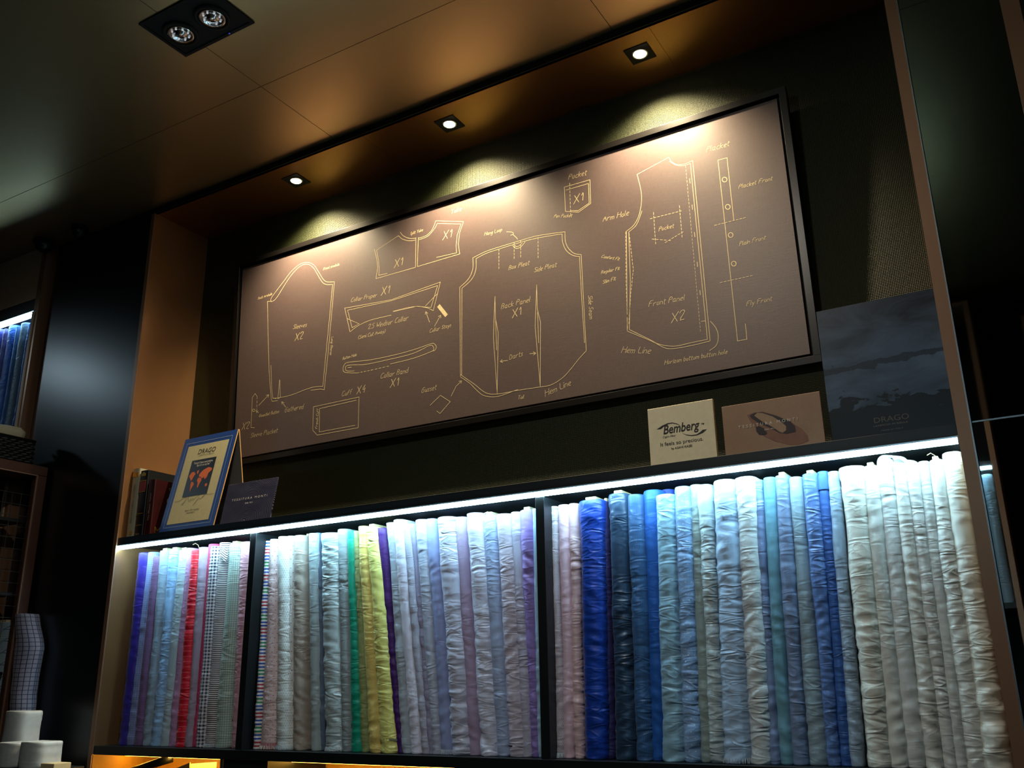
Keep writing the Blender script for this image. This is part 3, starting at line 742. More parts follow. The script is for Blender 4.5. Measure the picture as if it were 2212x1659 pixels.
MB().poly([sp_(*p, .0012) for p in [(610, 600), (700, 545), (860, 530), (1150, 610), (1400, 720), (1480, 800), (1500, 910), (1330, 950), (1180, 930), (1000, 830), (780, 740), (660, 660)]]).build('hollow_picture', M['shuttle_dark'], b2c)
MB().poly([sp_(*p, .0016) for p in [(700, 600), (760, 545), (860, 550), (1060, 620), (1220, 720), (1310, 800), (1310, 880), (1240, 930), (1170, 900), (1080, 830), (900, 740), (780, 660)]]).build('yarn_picture', M['yarn'], b2c)
MB().poly([sp_(*p, .0016) for p in [(730, 820), (800, 800), (900, 850), (950, 940), (900, 970), (790, 960), (740, 900)]]).build('tip_picture', M['shuttle_dark'], b2c)
text_obj('title', 'TESSITURA MONTI', sp_(400, 855), (1, 0, 0), (0, 0, 1), M['white_print'], b2c, width=.172, size=.0125, lift=.0014, spacing=1.7)
text_obj('subtitle', 'DAL 1911', sp_(900, 885), (1, 0, 0), (0, 0, 1), M['white_print'], b2c, width=.029, size=.0065, lift=.0014)

# dark landscape poster (plain mist and hills)
def mist():
    t = NT('dark_misty_landscape_print'); v = t.coord()
    sp = t.n('ShaderNodeSeparateXYZ'); t.put(sp.inputs[0], v)
    n = t.noise(t.mapv(v, (6, 6, 14)), 1, 6, .6, .6); n2 = t.noise(t.mapv(v, (14, 14, 30)), 1, 5, .6, .8)
    hz = t.math('DIVIDE', sp.outputs[2], .39)
    f = t.math('ADD', t.math('MULTIPLY', n, .9), t.math('MULTIPLY', t.math('SUBTRACT', .5, t.math('ABSOLUTE', t.math('SUBTRACT', hz, .5))), .5))
    r = t.n('ShaderNodeValToRGB'); t.put(r.inputs[0], f)
    r.color_ramp.elements[0].position = .35; r.color_ramp.elements[0].color = lin('#141f2c')
    r.color_ramp.elements[1].position = .85; r.color_ramp.elements[1].color = lin('#566c86')
    hill = t.math('LESS_THAN', hz, t.math('MULTIPLY_ADD', n2, .55, -.02))
    col = t.mix(hill, r.outputs[0], lin('#0c1118'))
    far = t.math('LESS_THAN', t.math('ABSOLUTE', t.math('SUBTRACT', hz, t.math('MULTIPLY_ADD', n, .20, .44))), .022)
    return t.set(col=t.mix(t.math('MULTIPLY', far, .8), col, lin('#1c2838')), rough=.35, spec=.4)
po = thing('poster_board', (3.15, .03, Z0), 'tall dark blue poster board of misty hills, rightmost on the upper shelf', 'poster')
MB().box(2.991, 3.307, .028, .036, Z0, 1.228).build('printed_board', mist(), po, bevel=.0008)
poc = [o for o in bpy.data.objects if o.parent == po][0]
T11 = cx(1860, 870, 2212 / 240)
def pp(x, y): return at(*T11(x, y), .0275)
text_obj('title', 'DRAGO', pp(250, 412), (1, 0, 0), (0, 0, 1), plain('dull_gold_print', '#6a6050', .4), poc, width=.089, size=.022, lift=.0004, offset=-.005)
text_obj('subtitle', 'LANIFICIO IN BIELLA', pp(245, 488), (1, 0, 0), (0, 0, 1), M['greyboard'], poc, width=.088, size=.0068, lift=.0004)
text_obj('small_print', 'MADE IN ITALY', pp(400, 570), (1, 0, 0), (0, 0, 1), M['greyboard'], poc, width=.056, size=.005, lift=.0004)

# books: spines to the room, covers facing right
def book(x0, x1, ztop, y0, dep, cover, label, extras):
    t = thing('book', ((x0 + x1) / 2, y0 + dep / 2, Z0), label, 'book', 'books at the left end of the upper shelf')
    g = MB(); ns = 8; pts = []
    for k in range(ns + 1):
        a = math.pi * k / ns; pts.append((x0 + (x1 - x0) * (1 - math.cos(a)) / 2, y0 + .006 * (1 - math.sin(a))))
    pts += [(x1, y0 + dep), (x1 - .003, y0 + dep), (x1 - .003, y0 + .008), (x0 + .003, y0 + .008), (x0 + .003, y0 + dep), (x0, y0 + dep)]
    g.prism([(p[0], p[1], Z0) for p in pts], (0, 0, ztop - Z0)); g.build('cover', cover, t); tcov = [o for o in bpy.data.objects if o.parent == t][0]
    MB().box(x0 + .0032, x1 - .0032, y0 + .009, y0 + dep - .005, Z0 + .003, ztop - .004).build('pages', M['paper'], t)
    extras(tcov)
    return t
def up(t, s, x, y, z, w_, sz, mat):      # text running up a spine
    text_obj('spine_text', s, (x, y, z), (0, 0, 1), (-1, 0, 0), mat, t, width=w_, size=sz, lift=.0008)
def bk1(t):
    up(t, 'BIELLA FABRIC STORIES', .038, .0285, .90, .17, .016, M['greyboard'])
    MB().box(.012, .050, .0285, .0295, 1.105, 1.125).build('spine_ornament', M['gold_print'], t)
    MB().box(.030, .046, .0285, .0295, .850, .866).build('spine_ornament', M['gold_print'], t)
book(.006, .052, 1.143, .030, .235, plain('cream_book_cover', '#a9aa94', .5), 'tall cream-spined book, leftmost at the copper side panel', bk1)
def bk2(t):
    MB().box(.063, .105, .0285, .0295, 1.035, 1.078).build('spine_label', M['red_label'], t)
    for z in (1.080, 1.031, .935, .885): MB().box(.062, .106, .0283, .0293, z, z + .003).build('gilt_line', M['gold_print'], t)
    MB().prism([(.072, .0285, 1.102), (.096, .0285, 1.102), (.098, .0285, 1.112), (.084, .0285, 1.120), (.070, .0285, 1.112)], (0, .001, 0)).build('spine_ornament', M['gold_print'], t)
    text_obj('spine_text', 'N. 31', (.075, .0285, .845), (1, 0, 0), (0, 0, 1), M['paper'], t, size=.010, lift=.0008)
book(.058, .110, 1.128, .030, .225, plain('black_book_cover', '#15181c', .4), 'thick black book with a red spine label and gilt lines', bk2)
def redcov():
    t = NT('dark_red_book_cover'); v = t.coord(); n = t.noise(v, 9, 4)
    return t.set(col=t.mix(n, lin('#180b0c'), lin('#481416')), rough=.35)
def bk3(t):
    x = .1625
    text_obj('cover_title', 'TONY', (x, .105, 1.040), (0, 1, 0), (0, 0, 1), M['gold_print'], t, width=.055, size=.018, lift=.0008, offset=.01)
    text_obj('cover_letter', 'M', (x, .05, .845), (0, 1, 0), (0, 0, 1), M['gold_print'], t, size=.045, lift=.0008)
    # pale bearded head as a rough light blot
    MB().poly([(x + .0012, .125 + .022 * math.cos(a) * (1 + .2 * math.sin(3 * a)), .985 + .030 * math.sin(a) * (1 + .15 * math.cos(5 * a))) for a in [k * .42 for k in range(15)]]).build('cover_picture', plain('pale_grey_print', '#8f8a88', .5, 0, .4, 120, .7, 0), t)
    up(t, 'The Godfather of Cloth'[:3] + ' Master Tailor', .150, .0285, .90, .12, .010, M['paper'])
book(.118, .1618, 1.080, .030, .185, redcov(), 'dark red book with gold title, nearest the tent card', bk3)

# ============================================================ FRAMED PATTERN DRAWING
bd = thing('framed_picture', (1.62, .30, 1.18), 'very wide framed brown print of white hand-drawn shirt pattern pieces, hung above the shelf', 'picture')
PU = Vector((0, -.040, 1)).normalized(); PX = Vector((1, 0, 0)); PN = PX.cross(PU).normalized()      # PN points to the room
P0 = Vector((0, .262, 2.146))
def bp(px, py, lift=.0003): 
    q = atp(px, py, P0, PN); return q + PN * lift
cTL, cTR, cBR, cBL = bp(524, 580, 0), bp(1676, 215, 0), bp(1753, 772, 0), bp(505, 985, 0)
x0, x1 = (cTL.x + cBL.x) / 2, (cTR.x + cBR.x) / 2; zt, zb = (cTL.z + cTR.z) / 2, (cBR.z + cBL.z) / 2
def pw(x, z, d=0): return Vector((x, P0.y - (z - P0.z) * .040, z)) + PN * d
def pbox(mb, xa, xb, za, zb_, d0, d1):
    return mb.hexa([pw(xa, za, d1), pw(xb, za, d1), pw(xb, za, d0), pw(xa, za, d0), pw(xa, zb_, d1), pw(xb, zb_, d1), pw(xb, zb_, d0), pw(xa, zb_, d0)])
CV = pbox(MB(), x0, x1, zb, zt, -.012, 0).build('printed_canvas', M['canvas'], bd)
fw, gp = .024, .011
fr = MB()
pbox(fr, x0 - gp - fw, x1 + gp + fw, zt + gp, zt + gp + fw, -.018, .010)
pbox(fr, x0 - gp - fw, x1 + gp + fw, zb - gp - fw, zb - gp, -.018, .010)
pbox(fr, x0 - gp - fw, x0 - gp, zb - gp, zt + gp, -.018, .010)
pbox(fr, x1 + gp, x1 + gp + fw, zb - gp, zt + gp, -.018, .010)
fr.build('frame', M['frame'], bd, bevel=.0008)
pbox(MB(), x0 - gp, x1 + gp, zb - gp, zt + gp, -.018, -.013).build('backing', M['matte_black'], bd)
KA = cx(500, 500, 3.318); KB = cx(780, 380, 3.19); KC = cx(1180, 280, 3.073)
def smooth(pts):
    if len(pts) < 3: return pts
    out = []
    P = [pts[0]] + pts + [pts[-1]]
    for i in range(1, len(P) - 2):
        for k in range(5):
            t = k / 5; a, b, c, d = P[i - 1], P[i], P[i + 1], P[i + 2]
            out.append(tuple(.5 * ((2 * b[j]) + (c[j] - a[j]) * t + (2 * a[j] - 5 * b[j] + 4 * c[j] - d[j]) * t * t + (3 * b[j] - a[j] - 3 * c[j] + d[j]) * t ** 3) for j in (0, 1)))
    return out + [pts[-1]]
LW = .0020
def drawing(name, K, items):
    mb = MB()
    for it in items:
        kind, pts = it[0], it[1]; wd = it[2] if len(it) > 2 else LW
        if kind == 'c': pts = smooth(pts)
        if kind == 'd':
            for a, b in zip(pts, pts[1:]):
                A_, B_ = Vector(a), Vector(b); L = (B_ - A_).length; n = max(1, int(L / 24))
                for k in range(n):
                    p, q = A_.lerp(B_, (k + .0) / n), A_.lerp(B_, (k + .58) / n)
                    mb.ribbon([bp(*K(*p)), bp(*K(*q))], wd, PN)
            continue
        if kind == 'o':
            (x, y), r = pts, it[2]
            mb.ribbon([bp(*K(x + r * math.cos(a * .524), y + r * math.sin(a * .524))) for a in range(12)], LW * 1.3, PN, True); continue
        if kind == 'a':      # arrow: shaft plus two barbs
            (ax, ay), (bx, by) = pts[0], pts[-1]; mb.ribbon([bp(*K(*p)) for p in pts], wd, PN)
            px_, py_ = pts[-2]; an = math.atan2(by - py_, bx - px_)
            for s_ in (2.6, -2.6): mb.ribbon([bp(*K(bx, by)), bp(*K(bx + 20 * math.cos(an + s_), by + 20 * math.sin(an + s_)))], wd, PN)
            continue
        mb.ribbon([bp(*K(*p)) for p in pts], wd, PN)
    return mb.build(name, M['chalk'], CV, recalc=False)
def hand(K, s, a, b, wd=None, hs=1.0):
    st, tw = hand_strokes(s); A_, B_ = bp(*K(*a)), bp(*K(*b)); ux = (B_ - A_); sc = ux.length / tw; ux.normalize(); uy = PN.cross(ux)
    if wd is None: wd = max(.0014, min(.0024, sc * .6))
    mb = MB()
    for q in st: mb.ribbon([A_ + ux * x * sc + uy * y * sc * hs for x, y in q], wd, PN)
    return mb.build('lettering', M['chalk'], CV, recalc=False)
L, C_, D_, A_r, O_ = 'l', 'c', 'd', 'a', 'o'
drawing('sleeve_drawing', KA, [
    (C_, [(285, 500), (290, 470), (380, 350), (430, 285), (490, 235), (545, 222), (590, 240), (625, 290), (660, 345), (690, 362), (738, 360)]),
    (C_, [(283, 505), (320, 480), (390, 370), (440, 300), (495, 248), (545, 235), (585, 258), (615, 305), (650, 362), (680, 380), (725, 380)]),
    (L, [(258, 502), (262, 700), (270, 1000), (285, 1200), (293, 1218), (330, 1212)]), (L, [(283, 960), (290, 1150), (297, 1195), (320, 1198)]),
    (L, [(258, 502), (285, 500)]), (L, [(738, 360), (722, 550), (695, 850), (665, 1135), (640, 1130), (570, 1138)]), (L, [(725, 380), (705, 600), (680, 850), (655, 1110)]),
    (C_, [(297, 1197), (380, 1185), (450, 1165), (520, 1137), (590, 1115), (655, 1110)]), (L, [(345, 1065), (333, 1200), (350, 1190), (347, 1065)]),
    (A_r, [(388, 1258), (360, 1220)]), (A_r, [(197, 1245), (268, 1170)])])
drawing('sleeve_placket_drawing', KA, [(L, [(165, 1407), (140, 1405), (150, 1190), (170, 1162), (185, 1185)]), (D_, [(185, 1185), (180, 1300)]), (O_, (160, 1282), 9), (L, [(175, 1285), (195, 1300)]), (L, [(178, 1300), (190, 1285)])])
drawing('collar_drawing', KA, [
    (L, [(850, 720), (812, 550), (1145, 490), (1497, 363), (1447, 568)]), (C_, [(1447, 568), (1390, 545), (1300, 540), (1160, 572)]), (C_, [(850, 720), (910, 675), (1000, 635), (1145, 600)]),
    (L, [(833, 565), (1145, 497), (1478, 388), (1430, 545)]), (L, [(1430, 545), (1330, 537), (1160, 575)]), (L, [(833, 565), (865, 690), (915, 662), (830, 625)]), (L, [(1472, 450), (1390, 535)]),
    (A_r, [(1420, 650), (1393, 575)]), (A_r, [(1455, 680), (1500, 600)]), (L, [(1489, 538), (1536, 598)], .016)])
drawing('collar_band_drawing', KA, [
    (C_, [(900, 1015), (815, 1010), (800, 985), (810, 955), (840, 938), (1000, 920), (1190, 880), (1330, 840), (1420, 808), (1450, 803), (1468, 825), (1460, 850), (1440, 858)]),
    (C_, [(880, 1000), (830, 1000), (818, 985), (835, 960), (960, 953), (1120, 920), (1300, 875), (1420, 818), (1445, 825), (1450, 845), (1430, 862), (1300, 910), (1140, 950)]),
    (D_, [(900, 1015), (1000, 995), (1140, 962)]), (L, [(835, 975), (860, 973)])])
drawing('cuff_drawing', KA, [(L, [(588, 1257), (915, 1187), (908, 1407), (615, 1460), (583, 1425), (588, 1257)]), (L, [(895, 1210), (632, 1270), (630, 1437), (885, 1390)])])
drawing('gusset_drawing', KA, [(L, [(1425, 1245), (1498, 1175), (1568, 1220), (1495, 1305), (1472, 1288)]), (A_r, [(1575, 1180), (1610, 1110), (1650, 1070)])])
drawing('yoke_drawing', KB, [
    (L, [(92, 505), (108, 570), (115, 630), (103, 708), (375, 630)]), (L, [(180, 672), (122, 685), (125, 640), (120, 580), (107, 512), (258, 412)]), (C_, [(258, 412), (285, 435), (330, 447), (372, 443)]),
    (C_, [(270, 388), (290, 412), (330, 430), (375, 430)]), (L, [(378, 425), (375, 630)]), (L, [(395, 425), (388, 625)]), (C_, [(395, 430), (450, 410), (490, 370), (515, 310)]),
    (C_, [(400, 440), (460, 415), (505, 365), (525, 328)]), (L, [(515, 310), (706, 315), (680, 390), (670, 470), (680, 538), (388, 625)]), (L, [(525, 328), (688, 332), (662, 410), (655, 480), (658, 530), (520, 562)])])
drawing('back_panel_drawing', KB, [
    (C_, [(770, 565), (850, 525), (935, 495), (1100, 445), (1220, 412), (1405, 385)]), (C_, [(1405, 385), (1408, 450), (1430, 500), (1470, 535), (1517, 542)]), (L, [(1517, 542), (1530, 800), (1552, 1205)]),
    (C_, [(1552, 1205), (1500, 1262), (1450, 1325), (1390, 1390), (1310, 1440), (1230, 1455), (1080, 1478), (940, 1503), (860, 1495), (780, 1435), (693, 1375), (692, 1370)]),
    (C_, [(1080, 1472), (940, 1520), (850, 1515), (800, 1480), (750, 1430), (685, 1385)]), (L, [(685, 1385), (680, 768)]), (C_, [(680, 768), (740, 710), (770, 640), (770, 565)]),
    (C_, [(793, 570), (860, 535), (940, 508), (1100, 458), (1225, 427), (1385, 400)]), (C_, [(1385, 400), (1390, 460), (1415, 515), (1460, 548), (1505, 555)]), (L, [(1505, 555), (1518, 800), (1540, 1150)]),
    (L, [(693, 1372), (695, 775)]), (C_, [(695, 775), (760, 715), (790, 650), (793, 570)]),
    (L, [(923, 830), (912, 1110), (938, 1500)]), (L, [(923, 830), (926, 980), (945, 1080), (938, 1500)]), (L, [(928, 1000), (934, 1200)]),
    (L, [(1210, 750), (1200, 1040), (1235, 1450)]), (L, [(1210, 750), (1215, 920), (1237, 1010), (1235, 1450)]), (L, [(1216, 940), (1224, 1150)]),
    (D_, [(950, 505), (950, 650)]), (D_, [(1055, 460), (1055, 580)]), (D_, [(1100, 445), (1100, 570)]), (D_, [(1220, 425), (1220, 575)]),
    (C_, [(1045, 480), (1070, 500), (1100, 490), (1130, 455)]), (C_, [(1055, 478), (1078, 488), (1110, 465)]), (C_, [(1003, 385), (1040, 388), (1050, 400), (1030, 410), (1045, 405), (1070, 425), (1078, 437)]),
    (A_r, [(1010, 1272), (958, 1279)]), (A_r, [(1162, 1226), (1205, 1222)])])
drawing('pocket_drawing', KC, [(L, [(120, 382), (290, 333), (295, 490), (215, 548), (128, 543), (120, 382)]), (L, [(130, 402), (280, 358), (285, 488), (212, 538), (160, 538)]), (D_, [(155, 355), (163, 580)])])
drawing('front_panel_drawing', KC, [
    (L, [(603, 298), (812, 185)]), (C_, [(812, 185), (835, 215), (870, 232), (920, 228), (972, 205)]), (L, [(972, 205), (1088, 1403)]), (C_, [(1088, 1403), (980, 1430), (860, 1452), (790, 1450), (700, 1405), (538, 1338)]),
    (L, [(538, 1338), (532, 675)]), (C_, [(532, 675), (580, 635), (615, 570), (632, 480), (628, 400), (603, 298)]),
    (C_, [(820, 210), (860, 235), (910, 240), (957, 225)]), (L, [(957, 225), (1070, 1393)]), (C_, [(1070, 1393), (960, 1415), (850, 1438), (750, 1425), (680, 1390), (552, 1328)]), (L, [(552, 1328), (558, 1000), (548, 680)]), (C_, [(548, 680), (600, 630), (635, 540)]),
    (D_, [(528, 680), (530, 1000), (540, 1330)]), (D_, [(550, 690), (578, 930), (560, 1100), (548, 1300)]),
    (L, [(952, 325), (955, 355)]), (L, [(968, 500), (971, 530)]), (L, [(984, 682), (987, 712)]), (L, [(1002, 880), (1005, 910)]), (L, [(1020, 1067), (1023, 1097)]), (L, [(1030, 1273), (1058, 1270)]),
    (D_, [(925, 240), (1025, 1350)], .0012), (D_, [(690, 592), (908, 537)]), (D_, [(712, 550), (727, 770)]), (D_, [(884, 505), (903, 725)]), (D_, [(703, 727), (835, 738)]), (D_, [(790, 750), (918, 673)]),
    (C_, [(1090, 1273), (1125, 1315), (1142, 1370), (1130, 1430), (1085, 1467)])])
drawing('placket_drawing', KC, [(L, [(1245, 600), (1200, 187), (1140, 203), (1270, 1403), (1332, 1392), (1322, 1290)]), (O_, (1184, 332), 16), (O_, (1205, 513), 16), (O_, (1224, 700), 16), (O_, (1245, 890), 16),
    (D_, [(1117, 636), (1332, 582)]), (D_, [(1155, 1016), (1378, 967)])])
for K, s, a, b in [(KA, 'Back Armhole', (190, 488), (290, 455)), (KA, 'Front Armhole', (658, 278), (772, 243)), (KA, 'Sleeves', (440, 702), (537, 682)), (KA, 'X2', (453, 783), (508, 768)),
                   (KA, 'Long Sleeves', (718, 755), (706, 885)), (KA, 'X2', (72, 1422), (122, 1412)), (KA, 'Sleeve Placket', (135, 1480), (328, 1440)), (KA, 'Gauntlet Button', (197, 1332), (340, 1300)),
                   (KA, 'Gathered', (380, 1297), (512, 1270)), (KA, 'Collar Proper', (855, 507), (1040, 468)), (KA, 'X1', (1073, 457), (1128, 440)), (KA, 'Collar Stays', (1420, 727), (1572, 682)),
                   (KA, '2.5 Windsor Collar', (978, 702), (1265, 635)), (KA, '(Semi Cut Away)', (908, 772), (1100, 725)), (KA, 'Button Hole', (797, 920), (895, 892)), (KA, 'Collar Band', (1068, 1055), (1262, 1012)),
                   (KA, 'X1', (1137, 1118), (1193, 1102)), (KA, 'Cuff', (790, 1182), (860, 1165)), (KA, 'X4', (897, 1168), (955, 1150)), (KA, 'French Cuff', (616, 1415), (626, 1272)), (KA, 'Gusset', (1360, 1157), (1467, 1134)),
                   (KB, 'Yoke', (617, 263), (690, 240)), (KB, 'Split Yoke', (338, 408), (425, 380)), (KB, 'X1', (562, 440), (620, 420)), (KB, 'X1', (228, 632), (282, 612)), (KB, 'Hang Loop', (850, 412), (970, 380)),
                   (KB, 'Box Pleat', (1017, 648), (1158, 612)), (KB, 'Side Pleat', (1192, 665), (1345, 625)), (KB, 'Back Panel', (965, 917), (1162, 868)), (KB, 'X1', (1042, 978), (1100, 955)), (KB, 'Darts', (1022, 1267), (1112, 1240)),
                   (KB, 'Tail', (1080, 1540), (1120, 1533)), (KB, 'Hem Line', (1270, 1520), (1445, 1440)), (KB, 'Side Seam', (1566, 825), (1574, 985)),
                   (KC, 'Pocket', (147, 332), (265, 300)), (KC, 'X1', (182, 492), (242, 468)), (KC, 'Pen Pocket', (50, 585), (168, 580)), (KC, 'Pocket', (747, 674), (845, 650)), (KC, 'Arm Hole', (375, 610), (545, 567)),
                   (KC, 'Comfort Fit', (365, 850), (482, 868)), (KC, 'Regular Fit', (365, 958), (485, 930)), (KC, 'Slim Fit', (375, 1025), (460, 998)), (KC, 'Front Panel', (680, 1177), (915, 1130)), (KC, 'X2', (830, 1282), (915, 1258)),
                   (KC, 'Hem Line', (498, 1482), (688, 1485)), (KC, 'Horizon bottom button hole', (785, 1560), (1200, 1487)), (KC, 'Placket', (1063, 150), (1213, 108)), (KC, 'Placket Front', (1278, 392), (1500, 335)),
                   (KC, 'Plain Front', (1282, 772), (1455, 728)), (KC, 'Fly Front', (1330, 1172), (1497, 1135))]:
    hand(K, s, a, b)

# ============================================================ LAMPS
for i, (x, lab) in enumerate(((.787, 'lit square recessed spotlight over the sleeve drawing, leftmost of the niche'), (1.628, 'lit square recessed spotlight over the middle of the picture'), (2.470, 'lit square recessed spotlight at the right of the niche soffit'))):
    y = .128; t = thing('recessed_spotlight', (x, y, ZT), lab, 'ceiling light', 'recessed spotlights above the picture')
    bz = MB(); R_, r_ = .046, .030; n = 24; i0 = 0
    for z in (ZT - .003, ZT - .0005):
        for k in range(n):
            a = 2 * math.pi * k / n; bz.v.append(Vector((x + r_ * math.cos(a), y + r_ * math.sin(a), z)))
        for k in range(n):
            a = 2 * math.pi * k / n; m = max(abs(math.cos(a)), abs(math.sin(a))); bz.v.append(Vector((x + R_ * math.cos(a) / m, y + R_ * math.sin(a) / m, z)))
    for k in range(n):
        j = (k + 1) % n
        bz.f += [(k, j, n + j, n + k), (2 * n + k, 3 * n + k, 3 * n + j, 2 * n + j), (k, 2 * n + k, 2 * n + j, j), (n + k, n + j, 3 * n + j, 3 * n + k)]
    bz.build('bezel', M['matte_black'], t)
    MB().lathe((x, y, 0), [(.030, ZT - .0035), (.027, ZT - .006), (.023, ZT - .004), (.022, ZT - .0005), (.030, ZT - .0005)], 32, close=False).build('lamp_ring', M['chrome'], t, smooth=True)
    MB().lathe((x, y, 0), [(.0215, ZT - .001), (.0215, ZT - .0055), (.014, ZT - .009), (.004, ZT - .0105)], 28).build('lens', M['lamp'], t, smooth=True)
    for nm, W_, deg, bl, tl in (('spotlight_beam', BEAM_W, 132, 1.0, 12), ('spotlight_spill', SPOT_W, 111, 1.0, 20)):
        lg = light(nm, 'SPOT', (0, 0, -.016), W_, SPOT_COL, spot_size=math.radians(deg), spot_blend=bl, shadow_soft_size=.012)
        lg.rotation_euler = (math.radians(tl), 0, 0); lg.parent = t

# unlit twin downlight in the main ceiling
t = thing('twin_downlight', (1.20, -.81, ZC), 'black rectangular ceiling downlight with two unlit round lamps', 'ceiling light')
x0_, x1_, y0_, y1_ = 1.025, 1.373, -.912, -.705
bz = MB(); bz.box(x0_, x1_, y0_, y0_ + .012, ZC - .006, ZC - .001); bz.box(x0_, x1_, y1_ - .012, y1_, ZC - .006, ZC - .001)
bz.box(x0_, x0_ + .012, y0_ + .012, y1_ - .012, ZC - .006, ZC - .001); bz.box(x1_ - .012, x1_, y0_ + .012, y1_ - .012, ZC - .006, ZC - .001)
bz.build('bezel', M['matte_black'], t); B(x0_ + .012, x1_ - .012, y0_ + .012, y1_ - .012, ZC - .003, ZC - .001).build('inner_plate', M['matte_black'], t)
for xx in (1.112, 1.270):
    yy = -.803
    ring = MB().lathe((xx, yy, 0), [(.062, ZC - .003), (.062, ZC - .010), (.050, ZC - .012), (.050, ZC - .004)], 36, close=False).build('lamp_housing', M['matte_black'], t, smooth=True)
    lm_ = MB().lathe((xx, yy, 0), [(.046, ZC - .004), (.045, ZC - .012), (.038, ZC - .009), (.026, ZC - .006), (.018, ZC - .006), (.016, ZC - .013), (.004, ZC - .014)], 36).build('reflector', M['chrome'], t, smooth=True)
    ch = MB()
    for k in range(8):
        a = k * math.pi / 4 + .3; c = (xx + .029 * math.cos(a), yy + .029 * math.sin(a), ZC - .0105)
        ch.lathe(c, [(.0035, .002), (.0035, -.001), (.001, -.002)], 8)
    ch.build('led_lenses', M['chip'], t)
B(1.257, 1.262, -.716, -.712, ZC - .0075, ZC - .006).build('status_light', M['bluedot'], t)
# two small black dome fixtures at the left end of the ceiling
for (px, py, r, lab) in ((115, 528, .045, 'black dome camera on the ceiling above the left shelving post'), (196, 500, .035, 'small black round ceiling fixture over the glossy wall')):
    p = atz(px, py, ZC); p.y = -.075
    t = thing('dome_camera', (p.x, p.y, ZC), lab, 'camera')
    MB().lathe((p.x, p.y, 0), [(r * 1.15, ZC - .001), (r * 1.15, ZC - .018), (r, ZC - .020)], 28).build('base', M['matte_black'], t, smooth=False)
    MB().lathe((p.x, p.y, 0), [(r, ZC - .0205), (r * .95, ZC - .035), (r * .7, ZC - .052), (r * .3, ZC - .062), (.002, ZC - .064)], 28).build('dome', M['black_wall'], t, smooth=True)
# real fixtures for the room lamps
for i, p in enumerate(ROOM_LAMPS):
    o = MB().lathe((p[0], p[1], 0), [(.14, ZC - .001), (.14, ZC - .022), (.125, ZC - .026)], 40).build('ceiling_lamp', M['matte_black'], loc=(p[0], p[1], ZC - .02))
    tag(o, 'round ceiling lamp behind the viewer' if i else 'round cool white ceiling lamp at the left end of the shop', 'ceiling light')

# ============================================================ LEFT SHELVING
zl = 2.058
lc = thing('wall_shelving', (-1.45, .1, ZF), 'copper-framed wall shelving at the left edge with blue fabrics and a light strip', 'shelving')
B(-.829, -.790, -.04, D - .01, ZF + .001, ZC - .002).build('side_post', M['trim'], lc)
B(-.8295, -.812, -.046, -.0402, ZF + .001, zl).build('post_edge', plain('beige_edge', '#c8ac90', .5), lc)
B(-2.0, -.8297, -.038, -.02, zl + .078, ZC - .002).build('header_panel', M['cream_panel'], lc)
B(-2.0, -.8297, -.034, D - .01, zl + .012, zl + .077).build('top_shelf', M['black'], lc)
B(-2.0, -.8297, -.034, D - .01, 1.36, 1.39).build('bottom_shelf', M['black'], lc)
B(-2.0, -.8297, D - .009, D - .004, 1.39, zl + .01).build('back_panel', M['black'], lc)
B(-2.0, -.832, -.022, -.006, zl - .007, zl + .0115).build('light_strip', emit('led_diffuser_dim', LED_COL, 24), lc)
BL = [(-40, 24, 625, '#2a2c86', 'deep violet-blue bolt at the very left edge of the photo'), (22, 56, 622, '#3c3a78', 'narrow dusky purple bolt, second from left in the left shelving'),
      (52, 140, 592, '#1c58b8', 'wide bright cobalt bolt in the left shelving'), (128, 168, 605, '#2c5c9c', 'narrow steel blue bolt beside the wide cobalt one'),
      (165, 245, 568, '#48607c', 'greyish slate blue bolt second from the copper post'), (240, 278, 575, '#1c50b0', 'thin strong blue bolt against the copper post')]
for i, (a, b, ty, h, lab) in enumerate(BL):
    p = at(*T8(a, ty), -.004); q = at(*T8(b, ty), -.004); p.x = max(p.x, -1.8)
    if i == 0: p.x = q.x - .08
    q.x = min(q.x, -.832)
    make_bolt(fabric(h, None, .5, 1.0), (p.x + q.x) / 2 - .0, (p.x + q.x) / 2, (p.z + q.z) / 2, (q.x - p.x) * 1.02, q.x - p.x, -.004, -.002, 1.3905, lab, 'blue fabric bolts in the left shelving', 40 + i * 2.1, .003, .17, 70)

# ============================================================ GLASS CABINET, BASKET, PAPERS (side faces the room to the right)
XC = -.549
cab = thing('glass_cabinet', (-.75, -.35, ZF), 'dark wood cabinet with wire grid panel against the black wall, under the black basket', 'cabinet')
f_ = MB(); ct = 1.214
f_.box(XC - .45, XC, -.72, -.015, ct - .045, ct); f_.box(XC - .45, XC, -.72, -.015, ZF + .001, ZF + .06)
for yy in (-.72, -.060): 
    f_.box(XC - .045, XC, yy, yy + .045, ZF + .06, ct - .045); f_.box(XC - .45, XC - .405, yy, yy + .045, ZF + .06, ct - .045)
f_.build('frame', M['cab_frame'], cab, bevel=.003)
for (ya, yb, za, zb_) in ((-.68, -.062, ct - .050, ct - .0455), (-.067, -.062, ZF + .06, ct - .05)):
    B(XC - .006, XC + .002, ya, yb, za, zb_).build('inner_trim', plain('pale_copper_bead', '#b08a74', .35, .5), cab)
gl = MB()
for k in range(14): gl.tube([(XC - .02, -.66 + k * .042, ZF + .07), (XC - .02, -.66 + k * .042, ct - .14)], .0014, 6)
for k in range(26): gl.tube([(XC - .02, -.675, ct - .14 - k * .05), (XC - .02, -.065, ct - .14 - k * .05)], .0014, 6)
gl.build('wire_grid', M['wire'], cab)
for z in (.95, .62, .28): B(XC - .40, XC - .05, -.67, -.06, z, z + .015).build('inner_shelf', M['black'], cab)
